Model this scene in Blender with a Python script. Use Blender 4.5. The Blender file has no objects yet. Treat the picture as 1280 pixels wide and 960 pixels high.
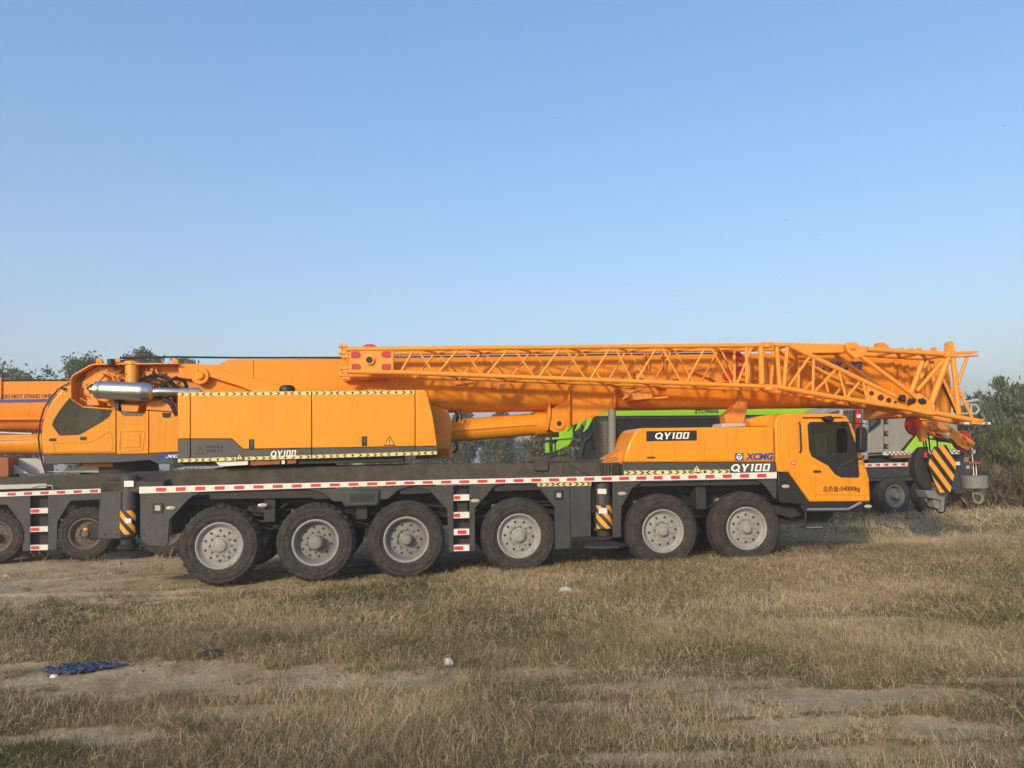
import bpy, bmesh, math, random
import numpy as np
from mathutils import Vector, Matrix
R = math.radians
random.seed(7)
rng = np.random.default_rng(11)
scn = bpy.context.scene
COL = scn.collection

# ------------------------------------------------------------------ camera
CAMH, PITCH, ROLL, FPX = 1.86, math.atan(95/960), R(1.15), 960.0
CP, SP = math.cos(PITCH), math.sin(PITCH)
cam_d = bpy.data.cameras.new('camera'); cam = bpy.data.objects.new('camera', cam_d); COL.objects.link(cam)
_r0, _u0, CF = Vector((1, 0, 0)), Vector((0, -SP, CP)), Vector((0, CP, SP))
CR = _r0*math.cos(ROLL) - _u0*math.sin(ROLL); CU = _r0*math.sin(ROLL) + _u0*math.cos(ROLL)
cam.matrix_world = Matrix(((CR.x, CU.x, -CF.x, 0), (CR.y, CU.y, -CF.y, 0), (CR.z, CU.z, -CF.z, CAMH), (0, 0, 0, 1)))
def hz_y(px): return 575 - math.tan(ROLL)*(px-640)      # picture row of the horizon
cam_d.sensor_width = 36; cam_d.lens = 27; cam_d.clip_end = 3000
scn.camera = cam

def ray(px, py):
    a, b = (px-640)/FPX, -(py-480)/FPX
    return CR*a + CU*b + CF

def gpt(px, py, z=0.0):
    d = ray(px, py); t = (z-CAMH)/d.z
    return d.x*t, d.y*t

# ------------------------------------------------------------------ materials
def mat(name, col, rough=.5, metal=0., coat=0., dust=0., dust_col=(.30, .24, .17), nscale=3., bump=0., bscale=40.,
        var=0., emis=None, spec=.5, grime=0., low=0.):
    m = bpy.data.materials.new(name); m.use_nodes = True
    nt = m.node_tree; N = nt.nodes; L = nt.links
    b = N['Principled BSDF']
    b.inputs['Roughness'].default_value = rough; b.inputs['Metallic'].default_value = metal
    b.inputs['Coat Weight'].default_value = coat; b.inputs['Coat Roughness'].default_value = .12
    b.inputs['Specular IOR Level'].default_value = spec
    c4 = (*col, 1)
    tc = N.new('ShaderNodeTexCoord')
    out = None
    if var or dust or grime or low:
        n1 = N.new('ShaderNodeTexNoise'); n1.inputs['Scale'].default_value = nscale; n1.inputs['Detail'].default_value = 8
        n1.inputs['Roughness'].default_value = .62
        L.new(tc.outputs['Object'], n1.inputs['Vector'])
        mx = N.new('ShaderNodeMix'); mx.data_type = 'RGBA'
        mx.inputs[6].default_value = tuple(c*(1-var) for c in col) + (1,)
        mx.inputs[7].default_value = tuple(min(1, c*(1+var)) for c in col) + (1,)
        L.new(n1.outputs['Fac'], mx.inputs[0]); out = mx.outputs[2]
        if dust:
            n2 = N.new('ShaderNodeTexNoise'); n2.inputs['Scale'].default_value = nscale*2.3; n2.inputs['Detail'].default_value = 10
            n2.inputs['Roughness'].default_value = .7
            L.new(tc.outputs['Object'], n2.inputs['Vector'])
            mr = N.new('ShaderNodeMapRange'); mr.inputs[1].default_value = .42; mr.inputs[2].default_value = .78
            mr.inputs[4].default_value = dust
            L.new(n2.outputs['Fac'], mr.inputs[0])
            m2 = N.new('ShaderNodeMix'); m2.data_type = 'RGBA'; m2.inputs[7].default_value = (*dust_col, 1)
            L.new(mr.outputs[0], m2.inputs[0]); L.new(out, m2.inputs[6]); out = m2.outputs[2]
        if grime:   # thin vertical dirt runs
            mp = N.new('ShaderNodeMapping'); mp.inputs['Scale'].default_value = (9, 9, .55)
            L.new(tc.outputs['Object'], mp.inputs[0])
            n3 = N.new('ShaderNodeTexNoise'); n3.inputs['Scale'].default_value = 1.6; n3.inputs['Detail'].default_value = 6
            L.new(mp.outputs[0], n3.inputs['Vector'])
            mr = N.new('ShaderNodeMapRange'); mr.inputs[1].default_value = .52; mr.inputs[2].default_value = .8
            mr.inputs[4].default_value = grime
            L.new(n3.outputs['Fac'], mr.inputs[0])
            m3 = N.new('ShaderNodeMix'); m3.data_type = 'RGBA'; m3.inputs[7].default_value = (.12, .075, .03, 1)
            L.new(mr.outputs[0], m3.inputs[0]); L.new(out, m3.inputs[6]); out = m3.outputs[2]
        L.new(out, b.inputs['Base Color'])
        mrr = N.new('ShaderNodeMapRange'); mrr.inputs[3].default_value = max(.05, rough-.1); mrr.inputs[4].default_value = min(1, rough+.15)
        L.new(n1.outputs['Fac'], mrr.inputs[0]); L.new(mrr.outputs[0], b.inputs['Roughness'])
    else:
        b.inputs['Base Color'].default_value = c4
    if bump:
        nb = N.new('ShaderNodeTexNoise'); nb.inputs['Scale'].default_value = bscale; nb.inputs['Detail'].default_value = 3
        L.new(tc.outputs['Object'], nb.inputs['Vector'])
        bp = N.new('ShaderNodeBump'); bp.inputs['Strength'].default_value = bump; bp.inputs['Distance'].default_value = .02
        L.new(nb.outputs['Fac'], bp.inputs['Height']); L.new(bp.outputs[0], b.inputs['Normal'])
    if emis:
        b.inputs['Emission Color'].default_value = (*emis[:3], 1); b.inputs['Emission Strength'].default_value = emis[3]
    return m

def tint_mat():
    m = bpy.data.materials.new('tinted glass'); m.use_nodes = True; nt = m.node_tree; N = nt.nodes
    for n in list(N): N.remove(n)
    o = N.new('ShaderNodeOutputMaterial'); t = N.new('ShaderNodeBsdfTransparent'); t.inputs[0].default_value = (.62, .62, .60, 1)
    g = N.new('ShaderNodeBsdfGlossy'); g.inputs['Roughness'].default_value = .03; lw = N.new('ShaderNodeLayerWeight'); lw.inputs[0].default_value = .5; pw = N.new('ShaderNodeMath'); pw.operation = 'POWER'; pw.inputs[1].default_value = 3.; f = N.new('ShaderNodeMath'); f.operation = 'MULTIPLY_ADD'; f.inputs[1].default_value = .30; f.inputs[2].default_value = .035; nt.links.new(lw.outputs['Facing'], pw.inputs[0]); nt.links.new(pw.outputs[0], f.inputs[0])
    mx = N.new('ShaderNodeMixShader'); L = nt.links
    L.new(f.outputs[0], mx.inputs[0]); L.new(t.outputs[0], mx.inputs[1]); L.new(g.outputs[0], mx.inputs[2]); L.new(mx.outputs[0], o.inputs[0]); return m
OR = (.80, .290, .006)
M = dict(
    orange=mat('orange paint', OR, .34, coat=.2, spec=.3, var=.10, dust=.30, nscale=1.1, bump=.12, bscale=1.5, grime=.22, dust_col=(.52, .22, .03)),
    boomor=mat('boom orange paint', (.80, .262, .010), .5, spec=.3, var=.10, dust=.35, nscale=1.6, bump=.08, bscale=2.5, grime=.25, dust_col=(.5, .20, .035)),
    machor=mat('oily orange paint', (.74, .255, .022), .55, var=.2, dust=.4, nscale=6, grime=.5, dust_col=(.32, .14, .04), bump=.1, bscale=20),
    tube=mat('lattice orange paint', (.83, .300, .022), .42, var=.1, dust=.25, nscale=5, dust_col=(.5, .28, .1)),
    grey=mat('dark grey paint', (.032, .035, .038), .5, var=.2, dust=.35, nscale=2.0, dust_col=(.12, .105, .09), bump=.04, bscale=4, grime=.2),
    greytop=mat('dusty grey deck paint', (.062, .058, .052), .85, spec=.15, var=.25, dust=.6, nscale=2.5, dust_col=(.16, .13, .10)),
    dark=mat('dark underframe paint', (.020, .020, .021), .7, var=.3, dust=.4, nscale=3, dust_col=(.07, .055, .04)),
    band=mat('grey band paint', (.055, .055, .053), .45, var=.12, dust=.2, nscale=2.0, dust_col=(.12, .1, .07)),
    rubber=mat('worn tyre rubber', (.020, .019, .018), .85, var=.3, dust=.75, nscale=4.5, dust_col=(.105, .088, .067), bump=.3, bscale=60),
    rubber2=mat('smooth tyre rubber', (.017, .016, .0155), .8, var=.3, dust=.8, nscale=3.5, dust_col=(.10, .078, .055), bump=.1, bscale=60),
    rim=mat('silver wheel paint', (.29, .285, .275), .55, var=.15, dust=.75, nscale=7, dust_col=(.20, .165, .125)),
    rimdark=mat('dusty grey wheel paint', (.20, .20, .19), .6, var=.2, dust=.6, nscale=6, dust_col=(.13, .11, .09)),
    white=mat('white reflective tape', (.74, .72, .66), .5, var=.1, dust=.4, nscale=9, dust_col=(.45, .42, .36)),
    whitep=mat('white lettering', (.82, .82, .80), .5),
    red=mat('red reflective tape', (.62, .022, .020), .45, var=.15, dust=.2, nscale=9),
    yellow=mat('pale yellow tape', (.72, .62, .24), .5, var=.12, dust=.35, nscale=9, dust_col=(.5, .42, .22)),
    hazy=mat('amber hazard paint', (.82, .33, .02), .5, var=.1, dust=.2, nscale=6),
    black=mat('black paint', (.012, .012, .012), .5, var=.2, dust=.15, nscale=6, dust_col=(.05, .045, .04)),
    hose=mat('black rubber hose', (.014, .014, .014), .55),
    steel=mat('brushed steel', (.55, .54, .52), .33, metal=.95, var=.15, dust=.25, nscale=7, dust_col=(.3, .27, .22)),
    chrome=mat('chromed rod', (.7, .7, .7), .15, metal=1),
    sheave=mat('red sheave plastic', (.48, .016, .022), .45, var=.2, dust=.2, nscale=7),
    blue=mat('blue lettering', (.012, .045, .26), .45),
    maroon=mat('dark red lettering', (.10, .012, .010), .5),
    glass=mat('dark tinted glass', (.018, .020, .018), .06, spec=.9, coat=.4),
    seat=mat('grey seat cloth', (.13, .115, .10), .8, var=.3, nscale=12),
    rimbrown=mat('muddy wheel paint', (.13, .105, .085), .7, var=.3, dust=.8, nscale=6, dust_col=(.11, .065, .04)),
    tint=tint_mat(), seatb=mat('olive seat cover', (.16, .12, .06), .8, var=.3, nscale=12, bump=.3, bscale=30),
    green=mat('lime green paint', (.30, .62, .012), .42, var=.08, dust=.15, nscale=2, dust_col=(.3, .4, .1)),
    taupe=mat('warm grey paint', (.29, .275, .235), .5, var=.08, dust=.25, nscale=2, dust_col=(.3, .27, .22), grime=.2),
    rust=mat('rusty steel', (.30, .10, .035), .75, var=.35, dust=.5, nscale=9, dust_col=(.16, .07, .03)),
    silver=mat('pale grey paint', (.46, .46, .44), .5, var=.12, dust=.5, nscale=4, dust_col=(.33, .3, .25)),
    lamp=mat('clear lamp lens', (.42, .41, .38), .2, spec=.7),
    amber=mat('amber lamp lens', (.70, .30, .03), .25),
    bark=mat('tree bark', (.13, .105, .08), .9, var=.3, nscale=8, bump=.5, bscale=30),
    stone=mat('pale stone', (.52, .49, .44), .9, var=.2, nscale=9, bump=.5, bscale=20),
    bluenet=mat('blue woven plastic', (.010, .028, .085), .55, var=.6, nscale=26, bump=.6, bscale=45),
    scrap=mat('black plastic scrap', (.012, .012, .013), .5),
    wall=mat('pale plaster', (.42, .40, .37), .85, var=.1, nscale=4, grime=.2),
    brick=mat('dusty brick wall', (.32, .17, .11), .9, var=.25, nscale=5),
    roofblue=mat('pale blue roof sheet', (.35, .46, .58), .5, var=.15, nscale=4),
)

# ------------------------------------------------------------------ helpers
def keyhole(outer, hole):
    return list(outer)+[outer[0]]+list(hole)+[hole[0]]
class Frame:
    def __init__(s, px, dist, ang, z0=0., off=0.):
        s.a = R(ang); s.d = Vector((math.cos(s.a), math.sin(s.a))); s.n = Vector((-math.sin(s.a), math.cos(s.a)))
        x = (px-640)/FPX*dist
        s.O = Vector((x, dist)); s.z0 = z0
        # slide origin so it sits on the side plane right in front of the given pixel
    def P(s, px, py, v):
        D = ray(px, py); dn = D.x*s.n.x + D.y*s.n.y
        t = (v + s.O.x*s.n.x + s.O.y*s.n.y)/dn
        x, y = D.x*t - s.O.x, D.y*t - s.O.y
        return x*s.d.x + y*s.d.y, CAMH + D.z*t - s.z0
    def Q(s, px, py, v):
        u, w = s.P(px, py, v); return Vector((u, v, w))
    def world(s, p):
        return Vector((s.O.x + p[0]*s.d.x + p[1]*s.n.x, s.O.y + p[0]*s.d.y + p[1]*s.n.y, s.z0 + p[2]))

def basis(ax):
    ax = Vector(ax).normalized()
    h = Vector((0, 0, 1)) if abs(ax.z) < .9 else Vector((1, 0, 0))
    a = ax.cross(h).normalized(); b = ax.cross(a).normalized()
    return ax, a, b

class MB:
    def __init__(s, fr=None): s.V = []; s.F = []; s.I = []; s.fr = fr; s.parts = []
    def add(s, V, F, m=0):
        s.parts.append((V, F, m)); o = len(s.V); s.V += [tuple(v) for v in V]; s.F += [tuple(i+o for i in f) for f in F]; s.I += [m]*len(F); return s
    def uw(s, pts, v0, v1, m=0, pts2=None):
        n = len(pts); q = pts2 or pts
        V = [(u, v0, w) for u, w in pts] + [(u, v1, w) for u, w in q]
        F = [tuple(range(n)), tuple(range(2*n-1, n-1, -1))] + [(i, i+n, (i+1) % n+n, (i+1) % n) for i in range(n)]
        return s.add(V, F, m)
    def px(s, pts, v0, v1, m=0):
        return s.uw([s.fr.P(x, y, v0) for x, y in pts], v0, v1, m)
    def holed(s, outer, hole, i0, i1, j0, j1, v0, v1, m=0, mh=0):
        """slab with a window opening; outer and hole run the same way round"""
        O_ = [s.fr.P(x, y, v0) for x, y in outer]; H_ = [s.fr.P(x, y, v0) for x, y in hole]
        n, h = len(O_), len(H_); V = []
        for v in (v0, v1): V += [(u, v, w) for u, w in O_+H_]
        def rng_(a, b, k):
            r = [a]
            while a != b: a = (a+1) % k; r.append(a)
            return r
        A = rng_(i0, i1, n)+[n+q for q in reversed(rng_(j0, j1, h))]; B = rng_(i1, i0, n)+[n+q for q in reversed(rng_(j1, j0, h))]
        T = n+h; F = [tuple(A), tuple(B), tuple(q+T for q in A), tuple(q+T for q in B)]+[(i, (i+1) % n, (i+1) % n+T, i+T) for i in range(n)]
        s.add(V, F, m)
        o = len(s.V)-len(V); G = [(n+i, n+(i+1) % h, n+(i+1) % h+T, n+i+T) for i in range(h)]
        s.F += [tuple(q+o for q in f) for f in G]; s.I += [mh]*len(G); return s
    def rect(s, x0, y0, x1, y1, v0, v1, m=0):
        return s.px([(x0, y0), (x1, y0), (x1, y1), (x0, y1)], v0, v1, m)
    def box(s, u0, u1, v0, v1, w0, w1, m=0):
        return s.uw([(u0, w0), (u1, w0), (u1, w1), (u0, w1)], v0, v1, m)
    def tube(s, pts, r, n=10, m=0, caps=True):
        pts = [Vector(p) for p in pts]; V = []; F = []
        rr = r if isinstance(r, (list, tuple)) else [r]*len(pts)
        ax0, a, b = basis(pts[1]-pts[0])
        for i, p in enumerate(pts):
            t = (pts[min(i+1, len(pts)-1)] - pts[max(i-1, 0)]).normalized()
            a = (a - t*a.dot(t)).normalized(); b = t.cross(a)
            for k in range(n):
                g = 2*math.pi*k/n; V.append(p + (a*math.cos(g) + b*math.sin(g))*rr[i])
        for i in range(len(pts)-1):
            for k in range(n):
                k2 = (k+1) % n; F.append((i*n+k, i*n+k2, (i+1)*n+k2, (i+1)*n+k))
        if caps: F += [tuple(range(n-1, -1, -1)), tuple((len(pts)-1)*n+k for k in range(n))]
        return s.add(V, F, m)
    def tp(s, pts, r, n=10, m=0): return s.tube([s.fr.Q(*p) for p in pts], r, n, m)
    def lathe(s, c, ax, prof, n=32, m=0, mod=None, closed=False):
        c = Vector(c); ax, a, b = basis(ax); V = []; F = []
        for j, (r, h) in enumerate(prof):
            for k in range(n):
                g = 2*math.pi*k/n; q = r*(mod(j, k) if mod else 1)
                V.append(c + ax*h + (a*math.cos(g) + b*math.sin(g))*q)
        J = len(prof)
        for j in range(J-1 if not closed else J):
            for k in range(n):
                k2 = (k+1) % n; j2 = (j+1) % J; F.append((j*n+k, j*n+k2, j2*n+k2, j2*n+k))
        if not closed: F += [tuple(range(n-1, -1, -1)), tuple((J-1)*n+k for k in range(n))]
        return s.add(V, F, m)
    def disc(s, c, r, h, n=16, m=0, ax=(0, 1, 0)):
        return s.lathe(c, ax, [(r, 0), (r, h)], n, m)
    def each(s, name, mats, parent=None, per=1, **k):
        """one object for every `per` added solids"""
        out = []; ps = s.parts
        for i in range(0, len(ps), per):
            q = MB(s.fr)
            for V, F, mi in ps[i:i+per]: q.add(V, F, mi)
            out.append(q.build(name, mats, parent, **k))
        return out
    def build(s, name, mats, parent=None, bevel=0., seg=2, smooth=35, label=None):
        me = bpy.data.meshes.new(name); me.from_pydata(s.V, [], s.F); me.update()
        bm = bmesh.new(); bm.from_mesh(me); bmesh.ops.recalc_face_normals(bm, faces=bm.faces); bm.to_mesh(me); bm.free()
        if isinstance(mats, str): mats = [mats]
        for k in mats: me.materials.append(M[k])
        me.polygons.foreach_set('material_index', s.I)
        me.polygons.foreach_set('use_smooth', [True]*len(me.polygons))
        me.set_sharp_from_angle(angle=R(smooth))
        o = bpy.data.objects.new(name, me); COL.objects.link(o)
        if parent: o.parent = parent
        if bevel:
            b = o.modifiers.new('bevel', 'BEVEL'); b.width = bevel; b.segments = seg; b.limit_method = 'ANGLE'; b.angle_limit = R(40)
            b.harden_normals = False
        if label: o['label'] = label
        return o

def tag(o, label=None, cat=None, group=None, kind=None):
    if label: o['label'] = label
    if cat: o['category'] = cat
    if group: o['group'] = group
    if kind: o['kind'] = kind
    return o
def empty(name, loc=(0, 0, 0), rz=0., parent=None, **k):
    o = bpy.data.objects.new(name, None); COL.objects.link(o); o.location = loc; o.rotation_euler = (0, 0, rz)
    o.empty_display_size = .3
    if parent: o.parent = parent
    return tag(o, **k)
def kids(o):
    if '_r' in o: del o['_r']
    return kids_(o)
def kids_(o): return [c for c in COL.objects if c.parent == o]
def copy_tree(o, parent=None):
    c = o.copy(); COL.objects.link(c); c.parent = parent
    for ch in kids(o): copy_tree(ch, c)
    return c

def text_mb(fr, body, corners, v, m=0, mb=None, shear=0., bold=0., th=.004, flip=False):
    """corners px: (x0,y0)=bottom-left (x1,y1)=bottom-right (x2,y2)=top-right (x3,y3)=top-left"""
    cu = bpy.data.curves.new('t', 'FONT'); cu.body = body; cu.offset = bold; cu.shear = shear; cu.extrude = .5; cu.resolution_u = 4
    ob = bpy.data.objects.new('t', cu); COL.objects.link(ob)
    dg = bpy.context.evaluated_depsgraph_get(); me = ob.evaluated_get(dg).to_mesh()
    V = [v_.co.copy() for v_ in me.vertices]; F = [tuple(p.vertices) for p in me.polygons]
    ob.evaluated_get(dg).to_mesh_clear()
    bpy.data.objects.remove(ob); bpy.data.curves.remove(cu)
    x0 = min(p.x for p in V); x1 = max(p.x for p in V); y0 = min(p.y for p in V); y1 = max(p.y for p in V)
    c = [fr.P(x, y, v) for x, y in corners]
    out = []
    for p in V:
        s, t = (p.x-x0)/(x1-x0), (p.y-y0)/(y1-y0)
        a = [(1-s)*(1-t), s*(1-t), s*t, (1-s)*t]
        u = sum(a[i]*c[i][0] for i in range(4)); w = sum(a[i]*c[i][1] for i in range(4))
        out.append((u, v - (p.z+.5)*th, w))
    mb = mb or MB(fr); mb.add(out, F, m); return mb
def quad(x0, y0, x1, y1, sl=0.):
    """pixel box with a slope (dy over full width) -> bl br tr tl"""
    return [(x0, y1), (x1, y1+sl), (x1, y0+sl), (x0, y0)]
def strokes(fr, mb, glyph, c, v, wd, m=0, th=.004):
    """glyph: list of polygons in unit square mapped on px quad c"""
    cc = [fr.P(x, y, v) for x, y in c]
    for k, poly in enumerate(glyph):
        pts = []
        for s, t in poly:
            a = [(1-s)*(1-t), s*(1-t), s*t, (1-s)*t]
            pts.append((sum(a[i]*cc[i][0] for i in range(4)), sum(a[i]*cc[i][1] for i in range(4))))
        mb.uw(pts, v-th-.0004*k, v, m)
def num100():
    """squared 1 0 0 with italic slant, unit box"""
    g = []
    def S(x, y): return (x + .07*y, y)
    g.append([S(.03, 0), S(.12, 0), S(.12, 1), S(.0, 1), S(.0, .84), S(.03, .84)])
    for x in (.22, .61):
        w = .31; t = .085; h = .17
        g += [[S(x, 0), S(x+w, 0), S(x+w, h), S(x, h)], [S(x, 1-h), S(x+w, 1-h), S(x+w, 1), S(x, 1)],
              [S(x, h), S(x+t, h), S(x+t, 1-h), S(x, 1-h)], [S(x+w-t, h), S(x+w, h), S(x+w, 1-h), S(x+w-t, 1-h)]]
    return g
def qy100(fr, mb, x0, y0, x1, y1, v, sl=0., m=0):
    xm = x0 + (x1-x0)*.45; s1 = sl*.45
    def S(x, y): return (x+.07*y, y)
    g = []
    oc = [(.5+.5*math.cos(R(a)), .5+.5*math.sin(R(a))) for a in range(0, 361, 24)]
    for (a0, b0), (a1, b1_) in zip(oc, oc[1:]):      # Q ring
        k0 = [(.5+(p-.5)*.56, .5+(q-.5)*.62) for p, q in ((a0, b0), (a1, b1_))]
        g.append([S(.5*p, q) for p, q in ((a0, b0), (a1, b1_), k0[1], k0[0])])
    g.append([S(.27, .34), S(.37, .34), S(.54, -.06), S(.42, -.06)])
    g.append([S(.56, 1), S(.69, 1), S(.80, .42), S(.70, .42)]); g.append([S(.87, 1), S(1.0, 1), S(.83, .42), S(.74, .42)])
    g.append([S(.715, 0), S(.82, 0), S(.82, .5), S(.715, .5)])
    strokes(fr, mb, g, [(x0, y1), (xm, y1+s1), (xm, y0+s1), (x0, y0)], v, 0, m)
    xm += (x1-x0)*.04
    strokes(fr, mb, num100(), [(xm, y1+s1-.3), (x1, y1+sl-.3), (x1, y0+sl), (xm, y0+s1)], v, 0, m)

def chevrons(mb, fr, x0, y0, x1, y1, h, v, n, my=0, mk=1, th=.004):
    """yellow tape with black arrow heads; (x0,y0)-(x1,y1) top edge in px, h px height"""
    mb.px([(x0, y0), (x1, y1), (x1, y1+h), (x0, y0+h)], v-th, v, my)
    for k in range(n):
        f = (k+.5)/n; cx = x0+(x1-x0)*f; cy = y0+(y1-y0)*f + h/2; e = h*.44; s = -1 if (k//3) % 2 else 1
        if k % 6 == 5:
            mb.px([(cx-e, cy), (cx, cy-e), (cx+e, cy), (cx, cy+e)], v-th-.002, v-th+.001, mk); continue
        a = e*1.15
        mb.px([(cx-s*a*1.1, cy-e), (cx+s*a*.1, cy-e), (cx+s*a*1.5, cy), (cx+s*a*.1, cy+e), (cx-s*a*1.1, cy+e), (cx+s*a*.4, cy)],
              v-th-.002, v-th+.001, mk)

# ------------------------------------------------------------------ noise + terrain
def vnoise(x, y, seed=0):
    x = np.asarray(x, float); y = np.asarray(y, float)
    xi = np.floor(x).astype(np.int64); yi = np.floor(y).astype(np.int64); fx = x-xi; fy = y-yi
    def h(a, b):
        n = (a*374761393 + b*668265263 + seed*974634777) & 0x7fffffff
        n = ((n ^ (n >> 13))*1274126177) & 0x7fffffff
        return ((n ^ (n >> 16)) & 0xffff)/65535.
    sx = fx*fx*(3-2*fx); sy = fy*fy*(3-2*fy)
    return (h(xi, yi)*(1-sx)+h(xi+1, yi)*sx)*(1-sy) + (h(xi, yi+1)*(1-sx)+h(xi+1, yi+1)*sx)*sy
def fbm(x, y, seed=0, o=4):
    t = 0; a = .5
    for i in range(o): t = t + a*vnoise(x*2**i, y*2**i, seed+i); a *= .5
    return t/(1-.5**o)
def sstep(a, b, x): t = np.clip((x-a)/(b-a), 0, 1); return t*t*(3-2*t)

def ell(x, y, cx, cy, rx, ry, ang=0.):
    ca, sa = math.cos(ang), math.sin(ang); dx = x-cx; dy = y-cy
    u = (dx*ca+dy*sa)/rx; v = (-dx*sa+dy*ca)/ry
    return np.sqrt(u*u+v*v)
DIRT = [(110, 724, 290, 27, .2, 1), (330, 722, 120, 13, .25, 1), (0, 694, 300, 12, .2, 1),
        (150, 846, 270, 19, .3, 1), (410, 850, 170, 11, .5, .9), (90, 916, 130, 11, .5, .9), (620, 838, 190, 7, .6, .65),
        (1140, 873, 170, 13, .5, 1), (1010, 908, 170, 9, .6, .9), (1210, 915, 130, 8, .6, .9), (860, 945, 150, 7, .6, .8), (1080, 942, 190, 8, .6, .85), (1230, 852, 80, 5, .6, .8), (900, 890, 120, 5, .7, .7),
        (860, 855, 170, 9, .7, .65), (1070, 772, 75, 6, .7, .8), (740, 882, 110, 8, .7, .6), (300, 884, 120, 6, .7, .7), (960, 868, 90, 9, .6, .7)]
def dirt(x, y):
    x = np.asarray(x, float); y = np.asarray(y, float)
    nz = (fbm(x*1.1, y*1.1, 3)-.5)*1.5 + (fbm(x*2.8, y*5.0, 9)-.5)*3.0 + (fbm(x*14, y*18, 19)-.5)*1.4
    d = np.zeros_like(x)
    def p(cx, cy, rx, ry, ang=0., soft=.35, k=1.):
        nonlocal d
        e = ell(x, y, cx, cy, rx, ry, ang) + nz*.55
        d = np.maximum(d, k*(1-sstep(1-soft, 1+soft, e)))
    for px, py, rpx, rpy, soft, k in DIRT:
        cx, cy = gpt(px, py); _, ya = gpt(px, py-rpy); _, yb = gpt(px, py+rpy)
        p(cx, cy, rpx/960*cy, (ya-yb)/2, 0., soft, k)
    return np.clip(d, 0, 1)
def gh(x, y):
    x = np.asarray(x, float); y = np.asarray(y, float)
    # the yard falls away behind the long crane's tail
    ln = (y - (12.81 + .1317*x))            # distance behind the crane's side
    low = sstep(1.2, 5.0, ln)*sstep(-1.5, -6.0, x)*.30*(1-sstep(26, 45, y))
    z = -low
    z = z + (fbm(x*.35, y*.35, 21)-.5)*.10*(1-np.exp(-np.abs(ln)*1.2)) + (fbm(x*2.2, y*2.2, 5)-.5)*.035
    z = z + (fbm(x*9, y*9, 6)-.5)*.022*(y < 20)
    z = z - dirt(x, y)*.035*(y < 12)
    near = np.exp(-(ln*ln)/1.2)*(np.abs(x) < 8)
    return z - .035*near*(x < -1) + .10*sstep(-2.5, 3.5, x)*np.exp(-(ln/1.7)**4)

def grid(name, xs, ys, zf, matn):
    X, Y = np.meshgrid(xs, ys); Z = zf(X, Y)
    nx, ny = len(xs), len(ys)
    co = np.stack([X, Y, Z], -1).reshape(-1, 3)
    i = np.arange(nx*ny).reshape(ny, nx)
    f = np.stack([i[:-1, :-1], i[:-1, 1:], i[1:, 1:], i[1:, :-1]], -1).reshape(-1, 4)
    return mesh_np(name, co, f, matn), co
def mesh_np(name, co, f, m, smooth=True):
    me = bpy.data.meshes.new(name); k = f.shape[1]
    me.vertices.add(len(co)); me.vertices.foreach_set('co', co.astype(np.float32).ravel())
    me.loops.add(f.size); me.loops.foreach_set('vertex_index', f.astype(np.int32).ravel())
    me.polygons.add(len(f)); me.polygons.foreach_set('loop_start', (np.arange(len(f))*k).astype(np.int32))
    me.polygons.foreach_set('use_smooth', np.full(len(f), smooth))
    me.update(calc_edges=True); me.materials.append(m)
    o = bpy.data.objects.new(name, me); COL.objects.link(o); return o

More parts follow.
